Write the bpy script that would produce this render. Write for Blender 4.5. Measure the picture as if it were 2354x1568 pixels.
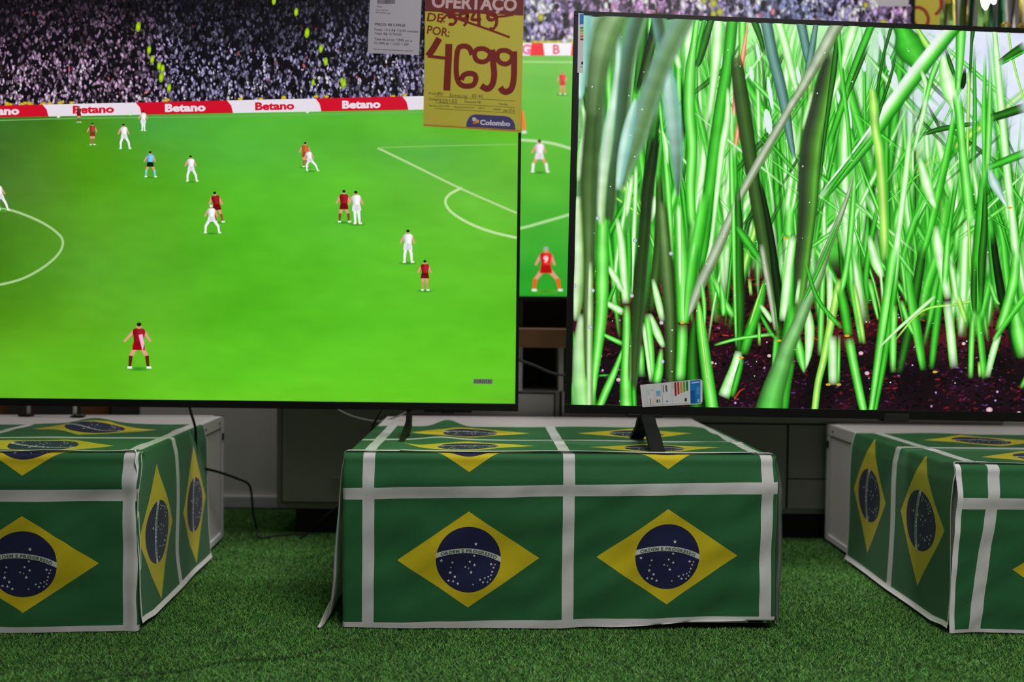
import bpy, math, random
import numpy as np
from mathutils import Vector, Matrix, noise
random.seed(7); RNG = np.random.default_rng(7)
for _o in list(bpy.data.objects): bpy.data.objects.remove(_o)
SC = bpy.context.scene; COL = SC.collection

# ------------------------------------------------------------------ camera, world, lights, exposure
CAM_Z = .71; FPX = 2000.0; PITCH = math.atan(44/2000); ROLL = .011
_F = Vector((0, math.cos(PITCH), -math.sin(PITCH))); _U0 = Vector((0, math.sin(PITCH), math.cos(PITCH))); _X = Vector((1, 0, 0))
CR = _X*math.cos(ROLL) + _U0*math.sin(ROLL); CU = -_X*math.sin(ROLL) + _U0*math.cos(ROLL)
CP = Vector((0, 0, CAM_Z))
cd = bpy.data.cameras.new('camera'); cam = bpy.data.objects.new('camera', cd); COL.objects.link(cam)
M = Matrix.Identity(4)
for i, v in enumerate((CR, CU, -_F)):
    for j in range(3): M[j][i] = v[j]
M.translation = CP; cam.matrix_world = M
cd.sensor_width = 36; cd.lens = 36*FPX/2354; cd.clip_start = .02
cd.dof.use_dof = True; cd.dof.focus_distance = 2.02; cd.dof.aperture_fstop = 1.7
SC.camera = cam
SC.view_settings.view_transform = 'Standard'; SC.view_settings.look = 'None'
SC.view_settings.exposure = 0; SC.view_settings.gamma = 1; SC.view_settings.use_curve_mapping = False
w = bpy.data.worlds.new('world'); SC.world = w; w.use_nodes = True
w.node_tree.nodes['Background'].inputs[0].default_value = (1, .97, .95, 1)
w.node_tree.nodes['Background'].inputs[1].default_value = .09
def area(name, loc, size, power, rot=(0, 0, 0), color=(1, .96, .95)):
    l = bpy.data.lights.new(name, 'AREA'); l.shape = 'RECTANGLE'; l.size, l.size_y = size; l.energy = power; l.color = color
    o = bpy.data.objects.new(name, l); COL.objects.link(o); o.location = loc; o.rotation_euler = rot; return o
area('ceiling_panel_light', (.75, .5, 2.75), (1.6, .7), 67)
area('ceiling_panel_light', (.1, 2.62, 2.75), (2.6, .35), 32)
try: SC.cycles.use_denoising = True; SC.cycles.transparent_max_bounces = 32
except Exception: pass

# ------------------------------------------------------------------ helpers
def ray(px, py): return CR*((px-1177)/FPX) - CU*((py-784)/FPX) + _F
def at_y(px, py, Y): d = ray(px, py); return CP + d*((Y-CP.y)/d.y)
def at_z(px, py, z): d = ray(px, py); return CP + d*((z-CP.z)/d.z)
def lin(c): return tuple((v/255/12.92 if v/255 <= .04045 else ((v/255+.055)/1.055)**2.4) for v in c[:3])
def tag(o, label=None, cat=None, group=None, kind=None):
    if label: o['label'] = label
    if cat: o['category'] = cat
    if group: o['group'] = group
    if kind: o['kind'] = kind
    return o
def empty(name, loc, label, cat, group=None):
    o = bpy.data.objects.new(name, None); COL.objects.link(o); o.location = loc; o.empty_display_size = .1
    tag(o, label, cat, group); return o
def mat(name, rgb=(.5, .5, .5), rough=.6, metal=0, noise_amt=0, noise_scale=20, bump=0, spec=.5, emit=None, emit_s=0):
    m = bpy.data.materials.new(name); m.use_nodes = True; nt = m.node_tree; b = nt.nodes['Principled BSDF']
    b.inputs['Base Color'].default_value = (*rgb, 1); b.inputs['Roughness'].default_value = rough
    b.inputs['Metallic'].default_value = metal; b.inputs['Specular IOR Level'].default_value = spec
    if emit: b.inputs['Emission Color'].default_value = (*emit, 1); b.inputs['Emission Strength'].default_value = emit_s
    tc = nt.nodes.new('ShaderNodeTexCoord'); nz = nt.nodes.new('ShaderNodeTexNoise')
    nz.inputs['Scale'].default_value = noise_scale; nz.inputs['Detail'].default_value = 6
    nt.links.new(tc.outputs['Object'], nz.inputs['Vector'])
    if noise_amt:
        mp = nt.nodes.new('ShaderNodeMapRange'); mp.inputs[3].default_value = 1-noise_amt; mp.inputs[4].default_value = 1+noise_amt
        nt.links.new(nz.outputs['Fac'], mp.inputs[0])
        mx = nt.nodes.new('ShaderNodeVectorMath'); mx.operation = 'SCALE'; mx.inputs[0].default_value = rgb
        nt.links.new(mp.outputs[0], mx.inputs['Scale']); nt.links.new(mx.outputs[0], b.inputs['Base Color'])
    if bump:
        bp = nt.nodes.new('ShaderNodeBump'); bp.inputs['Strength'].default_value = bump; bp.inputs['Distance'].default_value = .002
        nt.links.new(nz.outputs['Fac'], bp.inputs['Height']); nt.links.new(bp.outputs[0], b.inputs['Normal'])
    return m
def attr_mat(name, emissive, rough=.6):
    m = bpy.data.materials.new(name); m.use_nodes = True; nt = m.node_tree; b = nt.nodes['Principled BSDF']
    a = nt.nodes.new('ShaderNodeAttribute'); a.attribute_name = 'Col'
    if emissive:
        b.inputs['Base Color'].default_value = (.004, .004, .004, 1); b.inputs['Roughness'].default_value = .35
        b.inputs['Specular IOR Level'].default_value = .2
        nt.links.new(a.outputs['Color'], b.inputs['Emission Color']); b.inputs['Emission Strength'].default_value = 1
        m.cycles.emission_sampling = 'NONE'
    else:
        nt.links.new(a.outputs['Color'], b.inputs['Base Color']); b.inputs['Roughness'].default_value = rough
        b.inputs['Specular IOR Level'].default_value = .25
    return m
class MB:
    """collects geometry for ONE mesh object"""
    def __init__(s): s.v = []; s.f = []; s.m = []; s.mats = []; s.uv = None; s.smooth = False
    def mi(s, m):
        if m not in s.mats: s.mats.append(m)
        return s.mats.index(m)
    def add(s, vs, fs, m):
        n = len(s.v); k = s.mi(m); s.v += [tuple(v) for v in vs]
        for f in fs: s.f.append(tuple(i+n for i in f)); s.m.append(k)
    def box(s, x0, x1, y0, y1, z0, z1, m, T=None, bev=0):
        if bev:
            b = bev; vs = []; rings = []
            def ring(z, i):
                pts = [(x0+i+0*b, y0+i), (x1-i, y0+i), (x1-i, y1-i), (x0+i, y1-i)]
                out = []
                for k, (x, y) in enumerate(pts):
                    sx = 1 if k in (0, 3) else -1; sy = 1 if k in (0, 1) else -1
                    a = (x+sx*b, y, z); c = (x, y+sy*b, z)
                    out += [c, a] if k in (0, 2) else [a, c]
                return out
            rs = [ring(z0, b*.6), ring(z0+b, 0), ring(z1-b, 0), ring(z1, b*.6)]
            vs = [p for r in rs for p in r]; fs = []
            for r in range(3):
                for k in range(8): a = r*8+k; c = r*8+(k+1) % 8; fs.append((a, c, c+8, a+8))
            fs.append(tuple(range(7, -1, -1))); fs.append(tuple(range(24, 32)))
        else:
            vs = [(x, y, z) for z in (z0, z1) for (x, y) in ((x0, y0), (x1, y0), (x1, y1), (x0, y1))]
            fs = [(3, 2, 1, 0), (4, 5, 6, 7), (0, 1, 5, 4), (1, 2, 6, 5), (2, 3, 7, 6), (3, 0, 4, 7)]
        if T: vs = [T(Vector(v)) for v in vs]
        s.add(vs, fs, m)
    def tube(s, pts, r, m, n=8, closed_ends=True):
        pts = [Vector(p) for p in pts]; rs = r if isinstance(r, (list, tuple)) else [r]*len(pts); vs = []; fs = []
        for i, p in enumerate(pts):
            d = (pts[min(i+1, len(pts)-1)] - pts[max(i-1, 0)]).normalized()
            a = d.cross(Vector((0, 0, 1)) if abs(d.z) < .9 else Vector((1, 0, 0))).normalized(); b = d.cross(a)
            for k in range(n): t = 2*math.pi*k/n; vs.append(p + (a*math.cos(t)+b*math.sin(t))*rs[i])
        for i in range(len(pts)-1):
            for k in range(n): q = (k+1) % n; fs.append((i*n+k, i*n+q, (i+1)*n+q, (i+1)*n+k))
        if closed_ends: fs.append(tuple(range(n-1, -1, -1))); fs.append(tuple((len(pts)-1)*n+k for k in range(n)))
        s.add(vs, fs, m)
    def prism(s, prof, x0, x1, m, T=None):
        """profile in (y, z), extruded along x"""
        n = len(prof); vs = [(x0, y, z) for y, z in prof] + [(x1, y, z) for y, z in prof]
        if T: vs = [T(Vector(v)) for v in vs]
        fs = [tuple(range(n)), tuple(range(2*n-1, n-1, -1))] + [(i, i+n, (i+1) % n+n, (i+1) % n) for i in range(n)]
        s.add(vs, fs, m)
    def build(s, name, parent=None, smooth=False):
        me = bpy.data.meshes.new(name); me.from_pydata(s.v, [], s.f)
        for m in s.mats: me.materials.append(m)
        me.polygons.foreach_set('material_index', s.m)
        if smooth: me.polygons.foreach_set('use_smooth', [True]*len(s.f))
        if s.uv is not None:
            ul = me.uv_layers.new(name='UVMap'); idx = np.empty(len(me.loops), int); me.loops.foreach_get('vertex_index', idx)
            ul.data.foreach_set('uv', np.array(s.uv, float)[idx].ravel())
        me.update()
        o = bpy.data.objects.new(name, me); COL.objects.link(o)
        if parent is not None:
            bpy.context.view_layer.update()
            o.parent = parent; o.matrix_parent_inverse = parent.matrix_basis.inverted()
        return o
def frame(o, ex, ey, ez):
    o, ex, ey, ez = Vector(o), Vector(ex), Vector(ey), Vector(ez)
    return lambda v: o + ex*v[0] + ey*v[1] + ez*v[2]

_glyph = {}
def text_geo(txt, bold=0):
    """flat triangles of a word in the built-in typeface; height 1, starts at x=0. returns verts, faces, width"""
    key = (txt, bold)
    if key in _glyph: return _glyph[key]
    cu = bpy.data.curves.new('t', 'FONT'); cu.body = txt; cu.size = 1; cu.offset = bold; cu.resolution_u = 3
    ob = bpy.data.objects.new('t', cu); COL.objects.link(ob); bpy.context.view_layer.update()
    dg = bpy.context.evaluated_depsgraph_get(); me = ob.evaluated_get(dg).to_mesh()
    me.calc_loop_triangles()
    vs = np.array([v.co[:2] for v in me.vertices]) if len(me.vertices) else np.zeros((0, 2))
    fs = [tuple(t.vertices) for t in me.loop_triangles]
    ob.evaluated_get(dg).to_mesh_clear(); bpy.data.objects.remove(ob); bpy.data.curves.remove(cu)
    if len(vs): vs[:, 0] -= vs[:, 0].min()
    r = (vs, fs, float(vs[:, 0].max()) if len(vs) else .3); _glyph[key] = r; return r

# ------------------------------------------------------------------ flat artwork (screens, posters, stickers): coloured shapes lying on a real plane
class Art:
    def __init__(s, origin, normal, step=1e-5, base=0.0):
        s.o = Vector(origin); s.n = Vector(normal).normalized(); s.V = []; s.nv = 0; s.C = []; s.F = []; s.S = []; s.soft = 0; s.layer = 0; s.step = step; s.base = base
    def P(s, px, py):
        """points measured in the photograph, carried onto this plane"""
        px = np.asarray(px, float); py = np.asarray(py, float)
        R = np.array(CR)*((px[..., None]-1177)/FPX) - np.array(CU)*((py[..., None]-784)/FPX) + np.array(_F)
        n = np.array(s.n); t = np.dot(np.array(s.o)-np.array(CP), n)/(R@n)
        return np.array(CP) + R*t[..., None] + n*(s.base + s.step*s.layer)
    def raw(s, pts, cols, faces):
        n = s.nv; s.nv += len(pts); s.V.append(np.asarray(pts, float)); c_ = np.asarray(cols, float)
        if c_.shape[1] == 3: c_ = np.c_[c_, np.ones(len(c_))]
        s.C.append(c_); s.F += [tuple(i+n for i in f) for f in faces]; s.S += [s.soft]*len(faces)
    def poly(s, xy, col, up=True):
        if up: s.layer += 1
        xy = np.array(xy, float); c = np.array([lin(col)]*len(xy)) if np.ndim(col) == 1 else np.array([lin(k) for k in col])
        s.raw(s.P(xy[:, 0], xy[:, 1]), c, [tuple(range(len(xy)))])
    def fan(s, cx, cy, rx, ry, c0, c1, n=7, rot=0):
        a = np.linspace(0, 2*np.pi, n, endpoint=False)+.3; x = rx*np.cos(a); y = ry*np.sin(a)
        X = cx + x*math.cos(rot)-y*math.sin(rot); Y = cy + x*math.sin(rot)+y*math.cos(rot)
        s.raw(s.P(np.r_[cx, X], np.r_[cy, Y]), [lin(c0)]+[lin(c1)]*n, [(0, 1+k, 1+(k+1) % n) for k in range(n)])
    def strip(s, pts, pal, n=10, jit=0, pal2=None, soft=False):
        """ribbon along pts (x, y, width) with colours of pal across it"""
        s.layer += 1
        p = np.array(pts, float); t = np.linspace(0, len(p)-1, n*(len(p)-1)+1)
        # catmull-rom
        Q = []
        for tt in t:
            i = min(int(tt), len(p)-2); u = tt-i
            p0 = p[max(i-1, 0)]; p1 = p[i]; p2 = p[i+1]; p3 = p[min(i+2, len(p)-1)]
            Q.append(.5*((2*p1)+(-p0+p2)*u+(2*p0-5*p1+4*p2-p3)*u*u+(-p0+3*p1-3*p2+p3)*u**3))
        Q = np.array(Q); d = np.gradient(Q[:, :2], axis=0); d /= np.linalg.norm(d, axis=1)[:, None]+1e-9
        nx, ny = -d[:, 1], d[:, 0]
        sg = -1 if (abs(d[:, 1]).mean() > .3 and nx.mean() > 0) or (abs(d[:, 1]).mean() <= .3 and ny.mean() > 0) else 1
        k = len(pal); offs = np.linspace(-.5, .5, k); X = []; Y = []; C = []
        L = [np.array(lin(c)) for c in pal]; L2 = [np.array(lin(c)) for c in (pal2 or pal)]
        if len(L2) != len(L): L2 = [L2[int(round(i_*(len(L2)-1)/(len(L)-1)))] for i_ in range(len(L))]
        if soft: L = [L[0]]+L+[L[-1]]; L2 = [L2[0]]+L2+[L2[-1]]; k += 2; m_ = .24 if soft is True else soft; offs = np.r_[-.5-m_/2, np.linspace(-.5+m_/2, .5-m_/2, k-2), .5+m_/2]; s.soft = 1
        for r in range(len(Q)):
            wd = max(Q[r, 2], .3); j = 1+(jit*(noise.noise(Vector((r*.35, Q[0, 0]*.1, 0)))) if jit else 0)
            for q in range(k):
                X.append(Q[r, 0]-sg*nx[r]*offs[q]*wd); Y.append(Q[r, 1]-sg*ny[r]*offs[q]*wd); tt = r/(len(Q)-1); al = (0. if q in (0, k-1) else 1.)*(min(1, r/2.5, (len(Q)-1-r)/2.5) if soft else 1) if soft else 1.
                C.append(np.r_[(L[q]*(1-tt)+L2[q]*tt)*j, al])
        F = [(r*k+q, r*k+q+1, (r+1)*k+q+1, (r+1)*k+q) for r in range(len(Q)-1) for q in range(k-1)]
        s.raw(s.P(X, Y), C, F); s.soft = 0
    def line(s, pts, wd, col, n=6): s.strip([(x, y, wd) for x, y in pts], [col, col], n)
    def grid(s, xs, ys, fn):
        s.layer += 1
        X, Y = np.meshgrid(xs, ys); P = s.P(X.ravel(), Y.ravel()); C = [lin(np.clip(fn(x, y), 0, 255)) for x, y in zip(X.ravel(), Y.ravel())]
        w = len(xs); s.raw(P, C, [(j*w+i, j*w+i+1, (j+1)*w+i+1, (j+1)*w+i) for j in range(len(ys)-1) for i in range(w-1)])
    def text(s, txt, x, y, h, col, wd=None, ang=0, bold=.02, shear=0, vert=False):
        """baseline-left at (x, y); h is the size of the type, wd the wanted width"""
        s.layer += 1
        vs, fs, tw = text_geo(txt, bold)
        if not len(vs): return
        k = (wd/tw if wd else h); u = vs[:, 0]*k+vs[:, 1]*h*shear; v = -vs[:, 1]*h
        X = x+u*math.cos(ang)-v*math.sin(ang); Y = y+u*math.sin(ang)+v*math.cos(ang)
        s.raw(s.P(X, Y), [lin(col)]*len(vs), fs)
    def trim(s, bl, ex, ez, lo, hi):
        V = np.concatenate(s.V); C = np.concatenate(s.C); B = np.array([ex, s.n, ez]); loc = (V-np.array(bl))@np.linalg.inv(B)
        loc[:, 0] = np.clip(loc[:, 0], lo[0], hi[0]); loc[:, 2] = np.clip(loc[:, 2], lo[1], hi[1]); K = []
        SM = []
        for f, sm in zip(s.F, s.S):
            p = loc[list(f)]
            if np.ptp(p[:, 0]) > 1e-5 and np.ptp(p[:, 2]) > 1e-5: K.append(f); SM.append(sm)
        s.F = K; s.S = SM; s.V = [loc@B+np.array(bl)]; s.C = [C]
    def build(s, name, material, parent=None, extra=None):
        V = np.concatenate(s.V); C = np.concatenate(s.C)
        me = bpy.data.meshes.new(name); me.from_pydata(V.tolist(), [], s.F); me.materials.append(material)
        if any(s.S): me.materials.append(M_soft); me.polygons.foreach_set('material_index', s.S)
        a = me.color_attributes.new('Col', 'FLOAT_COLOR', 'POINT'); a.data.foreach_set('color', C.ravel())
        me.update(); o = bpy.data.objects.new(name, me); COL.objects.link(o)
        if parent is not None: o.parent = parent; o.matrix_parent_inverse = parent.matrix_basis.inverted()
        return o

# ------------------------------------------------------------------ materials
M_white = mat('white_laminate', (.66, .62, .61), .45, noise_amt=.05, noise_scale=6, bump=.05)
M_whitef = mat('white_edge_frame', (.72, .70, .71), .4, noise_amt=.04)
M_black = mat('black_plastic', (.004, .004, .004), .5, noise_amt=.1, spec=.25)
M_blackm = mat('black_matt_metal', (.007, .007, .007), .6, noise_amt=.1, spec=.2)
M_rubber = mat('black_cable', (.007, .007, .007), .5, noise_amt=.1)
M_wall = mat('painted_wall', (.78, .75, .71), .8, noise_amt=.05, noise_scale=3, bump=.1)
M_base = mat('white_baseboard', (.68, .68, .70), .5, noise_amt=.04)
M_cab = mat('grey_cabinet', (.34, .33, .30), .5, noise_amt=.06, noise_scale=4)
M_cabf = mat('grey_cabinet_frame', (.27, .265, .24), .55, noise_amt=.06)
M_cabl = mat('pale_grey_drawer', (.40, .375, .35), .5, noise_amt=.05, noise_scale=3)
M_gap = mat('dark_gap', (.01, .01, .01), .9, noise_amt=.1)
M_wood = mat('brown_wood', (.16, .075, .03), .5, noise_amt=.3, noise_scale=14)
M_wood2 = mat('orange_wood', (.30, .12, .04), .5, noise_amt=.2, noise_scale=10)
M_chrome = mat('dull_steel', (.5, .5, .49), .5, metal=.2, noise_amt=.05)
M_floor = mat('turf_backing', (.012, .045, .010), .95, noise_amt=.3, noise_scale=60)
M_ceil = mat('ceiling_paint', (.6, .6, .6), .9, noise_amt=.03)
M_screen = attr_mat('screen_picture', True)
M_soft = attr_mat('screen_picture_soft', True)
_nt = M_soft.node_tree; _t = _nt.nodes.new('ShaderNodeBsdfTransparent'); _m = _nt.nodes.new('ShaderNodeMixShader')
_nt.links.new([n for n in _nt.nodes if n.type == 'ATTRIBUTE'][0].outputs['Alpha'], _m.inputs[0]); _nt.links.new(_t.outputs[0], _m.inputs[1]); _nt.links.new(_nt.nodes['Principled BSDF'].outputs[0], _m.inputs[2]); _nt.links.new(_m.outputs[0], _nt.nodes['Material Output'].inputs[0])
M_paper = attr_mat('printed_paper', False, .55)
M_paperb = mat('paper_back', (.6, .6, .6), .8, noise_amt=.04)

PU, PV = .4585, .308            # pitch of the printed flags: width, height (m)
BAND_C = (-.0115, -.153); BAND_R = .1722     # arc of the motto band (m, from the flag's centre)
def _fit_band():
    s_ = .0745/484
    P = [((60-541)*s_, -(727-793)*s_), ((470-541)*s_, -(667-793)*s_), ((1023-541)*s_, -(803-793)*s_)]
    (ax, ay), (bx, by), (cx, cy) = P
    d = 2*(ax*(by-cy)+bx*(cy-ay)+cx*(ay-by))
    ux = ((ax*ax+ay*ay)*(by-cy)+(bx*bx+by*by)*(cy-ay)+(cx*cx+cy*cy)*(ay-by))/d
    uy = ((ax*ax+ay*ay)*(cx-bx)+(bx*bx+by*by)*(ax-cx)+(cx*cx+cy*cy)*(bx-ax))/d
    return (ux, uy), math.hypot(ax-ux, ay-uy)
BAND_C, BAND_R = _fit_band()
def flag_cloth_material(name='printed_flag_cloth', pale=False):
    m = bpy.data.materials.new(name); m.use_nodes = True; nt = m.node_tree; N = nt.nodes; L = nt.links
    b = N['Principled BSDF']; b.inputs['Roughness'].default_value = .72; b.inputs['Specular IOR Level'].default_value = .3
    b.inputs['Sheen Weight'].default_value = .15
    def op(o, a, c=None, d=None):
        n = N.new('ShaderNodeMath'); n.operation = o
        for i, v in enumerate((a, c, d)):
            if v is None: continue
            if isinstance(v, (int, float)): n.inputs[i].default_value = v
            else: L.new(v, n.inputs[i])
        return n.outputs[0]
    uv = N.new('ShaderNodeUVMap'); uv.uv_map = 'UVMap'; sp = N.new('ShaderNodeSeparateXYZ'); L.new(uv.outputs[0], sp.inputs[0])
    x = op('MULTIPLY', op('SUBTRACT', op('FRACT', sp.outputs[0]), .5), PU); y = op('MULTIPLY', op('SUBTRACT', op('FRACT', sp.outputs[1]), .5), PV)
    ax, ay = op('ABSOLUTE', x), op('ABSOLUTE', y)
    white = op('MAXIMUM', op('GREATER_THAN', ax, PU/2-.0135), op('GREATER_THAN', ay, PV/2-.0135))
    dia = op('LESS_THAN', op('ADD', op('DIVIDE', ax, .163), op('DIVIDE', ay, .109)), 1)
    r = op('SQRT', op('ADD', op('MULTIPLY', x, x), op('MULTIPLY', y, y)))
    disc = op('LESS_THAN', r, .0745)
    bx, by = op('SUBTRACT', x, BAND_C[0]), op('SUBTRACT', y, BAND_C[1])
    br = op('SQRT', op('ADD', op('MULTIPLY', bx, bx), op('MULTIPLY', by, by)))
    band = op('MULTIPLY', disc, op('LESS_THAN', op('ABSOLUTE', op('SUBTRACT', br, BAND_R)), .0055))
    col = None
    def mix(f, a, c):
        n = N.new('ShaderNodeMix'); n.data_type = 'RGBA'; L.new(f, n.inputs[0])
        for i, v in ((6, a), (7, c)):
            if isinstance(v, tuple): n.inputs[i].default_value = (*v, 1)
            else: L.new(v, n.inputs[i])
        return n.outputs[2]
    WH = (.80, .79, .78); col = mix(dia, (.026, .165, .052), (.78, .63, .012)); col = mix(disc, col, (.014, .018, .078)); col = mix(band, col, WH)
    col = mix(white, col, WH)
    geo = N.new('ShaderNodeNewGeometry'); back = mix(op('MULTIPLY', geo.outputs['Backfacing'], .55), col, (.42, .46, .42))
    tc = N.new('ShaderNodeTexCoord'); nz = N.new('ShaderNodeTexNoise'); nz.inputs['Scale'].default_value = 900; nz.inputs['Detail'].default_value = 2
    L.new(tc.outputs['Object'], nz.inputs['Vector'])
    n2 = N.new('ShaderNodeTexNoise'); n2.inputs['Scale'].default_value = 9; n2.inputs['Detail'].default_value = 4; L.new(tc.outputs['Object'], n2.inputs['Vector'])
    sc = op('ADD', op('MULTIPLY', nz.outputs['Fac'], .10), op('ADD', op('MULTIPLY', n2.outputs['Fac'], .22), .84))
    vm = N.new('ShaderNodeVectorMath'); vm.operation = 'SCALE'; L.new(back, vm.inputs[0]); L.new(sc, vm.inputs['Scale']); L.new(vm.outputs[0], b.inputs['Base Color'])
    tr = N.new('ShaderNodeBsdfTranslucent'); L.new(vm.outputs[0], tr.inputs[0]); ms = N.new('ShaderNodeMixShader'); ms.inputs[0].default_value = .22
    L.new(b.outputs[0], ms.inputs[1]); L.new(tr.outputs[0], ms.inputs[2]); L.new(ms.outputs[0], N['Material Output'].inputs[0])
    bp = N.new('ShaderNodeBump'); bp.inputs['Strength'].default_value = .25; bp.inputs['Distance'].default_value = .0006
    L.new(nz.outputs['Fac'], bp.inputs['Height']); L.new(bp.outputs[0], b.inputs['Normal'])
    return m
M_cloth = flag_cloth_material()
M_pw = mat('printed_white_ink', (.75, .75, .75), .7, noise_amt=.05, noise_scale=80)
M_pg = mat('printed_green_ink', (.05, .14, .06), .7, noise_amt=.05, noise_scale=80)
M_hem = mat('white_cloth_hem', (.78, .77, .76), .75, noise_amt=.05, noise_scale=60)

STARS = [(651,570,28),(627,748,20),(562,836,20),(633,884,22),(495,913,16),(545,930,13),(583,987,24),(140,800,24),(303,838,20),(280,915,14),
 (272,993,26),(340,1055,24),(246,1112,20),(317,1120,20),(387,1152,22),(880,870,22),(938,876,15),(918,921,18),(898,978,19),(881,1027,15),
 (870,1087,16),(840,1051,16),(788,1068,16),(830,1126,16),(720,1089,18),(762,1127,20),(616,1158,14)]
_k = .0745/484
STARS = [((x-541)*_k, -(y-793)*_k, r*_k) for x, y, r in STARS]
def print_flag_details(mb, surf, i, j):
    """stars and motto of the flag in cell (i, j); surf(u, v) -> (point, normal) or None"""
    def put(x, y, off): 
        q = surf(i+.5+x/PU, j+.5+y/PV)
        return None if q is None else q[0]+q[1]*off
    for sx, sy, sr in STARS:
        vs = [put(sx, sy, .0004)]
        for k in range(10):
            a = math.pi/2+k*math.pi/5; rr = sr*(1.05 if k % 2 == 0 else .45); vs.append(put(sx+rr*math.cos(a), sy+rr*math.sin(a), .0004))
        if any(v is None for v in vs): continue
        mb.add(vs, [(0, 1+k, 1+(k+1) % 10) for k in range(10)], M_pw)
    word = 'ORDEM E PROGRESSO'; h = .0098
    a0 = math.atan2(-(727-793)*_k-BAND_C[1], (135-541)*_k-BAND_C[0]); a1 = math.atan2(-(775-793)*_k-BAND_C[1], (972-541)*_k-BAND_C[0])
    # advance widths
    ws = [(.34 if c == ' ' else text_geo(c, .03)[2]+.09) for c in word]; tot = sum(ws); arc = abs(a1-a0)*BAND_R; sc = arc/tot; x = 0
    for c, wd in zip(word, ws):
        if c != ' ':
            gv, gf, gw = text_geo(c, .03); vs = []
            for vx, vy in gv:
                ang = a0-(x+vx*1.0)*sc/BAND_R; rr = BAND_R-.0036+vy*h
                vs.append(put(BAND_C[0]+rr*math.cos(ang), BAND_C[1]+rr*math.sin(ang), .0004))
            if not any(v is None for v in vs): mb.add(vs, gf, M_pg)
        x += wd

class Cloth:
    """sheet P(s, t) over [s0,s1]x[t0,t1]; uvf(s,t)->(u,v), inv(u,v)->(s,t)"""
    def __init__(c, P, s0, s1, t0, t1, uvf, inv, ns=160, nt=80, flip=False):
        c.P, c.s0, c.s1, c.t0, c.t1, c.uvf, c.inv, c.flip = P, s0, s1, t0, t1, uvf, inv, flip
        c.mb = MB(); k = c.mb.mi(M_cloth); S = np.linspace(s0, s1, ns+1); T = np.linspace(t0, t1, nt+1); c.mb.uv = []
        for t in T:
            for s_ in S: c.mb.v.append(tuple(P(s_, t))); c.mb.uv.append(uvf(s_, t))
        w_ = ns+1
        for j in range(nt):
            for i in range(ns):
                f = (j*w_+i, j*w_+i+1, (j+1)*w_+i+1, (j+1)*w_+i); c.mb.f.append(f[::-1] if flip else f); c.mb.m.append(k)
    def pn(c, s_, t):
        e = .002; p = c.P(s_, t); a = c.P(s_+e, t)-c.P(s_-e, t); b = c.P(s_, t+e)-c.P(s_, t-e); n = a.cross(b).normalized()
        return p, (-n if c.flip else n)
    def surf(c, u, v):
        s_, t = c.inv(u, v)
        if not (c.s0+.002 < s_ < c.s1-.002 and c.t0+.002 < t < c.t1-.002): return None
        return c.pn(s_, t)
    def flags(c, cells):
        for i, j in cells: print_flag_details(c.mb, c.surf, i, j)
    def hem(c, edge, wd=.005, n=120):
        vs = []
        for k in range(n+1):
            q = k/n
            for d in (-.0004, wd*.5, wd):
                if edge == 's1': a, b = c.s1-d, c.t0+(c.t1-c.t0)*q
                elif edge == 's0': a, b = c.s0+d, c.t0+(c.t1-c.t0)*q
                elif edge == 't0': a, b = c.s0+(c.s1-c.s0)*q, c.t0+d
                else: a, b = c.s0+(c.s1-c.s0)*q, c.t1-d
                p, nn = c.pn(a, b); vs.append(p+nn*.0005)
        fs = []
        for k in range(n):
            for m_ in range(2):
                a = k*3+m_; fs += [(a, a+1, a+4, a+3)]
        c.mb.add(vs, fs, M_hem)
    def build(c, name, label, cat='cloth', group=None):
        c.mb.uv += [(0, 0)]*(len(c.mb.v)-len(c.mb.uv)); o = c.mb.build(name, smooth=True); tag(o, label, cat, group); return o

def wr(a, b, seed, sc=1.0): return noise.noise(Vector((a*sc, b*sc, seed)))
def sst(a, b, x): x = min(max((x-a)/(b-a), 0), 1); return x*x*(3-2*x)
def interp(x, xs, ys): return float(np.interp(x, xs, ys))

# ------------------------------------------------------------------ the setting
def struct(o): o['kind'] = 'structure'; return o
b = MB(); b.box(-4, 4, -2, 3.4, -.05, 0, M_floor); struct(b.build('floor'))
b = MB(); b.box(-4, 4, 3.26, 3.36, 0, 2.95, M_wall); struct(b.build('wall_back'))
b = MB(); b.box(-4.1, -4, -2, 3.36, 0, 2.95, M_wall); struct(b.build('wall_left'))
b = MB(); b.box(4, 4.1, -2, 3.36, 0, 2.95, M_wall); struct(b.build('wall_right'))
b = MB(); b.box(-4.1, 4.1, -2, 3.36, 2.95, 3.0, M_ceil); struct(b.build('ceiling'))
b = MB(); b.box(-4, 4, 3.245, 3.26, .004, .044, M_base); struct(b.build('baseboard_back'))

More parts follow.
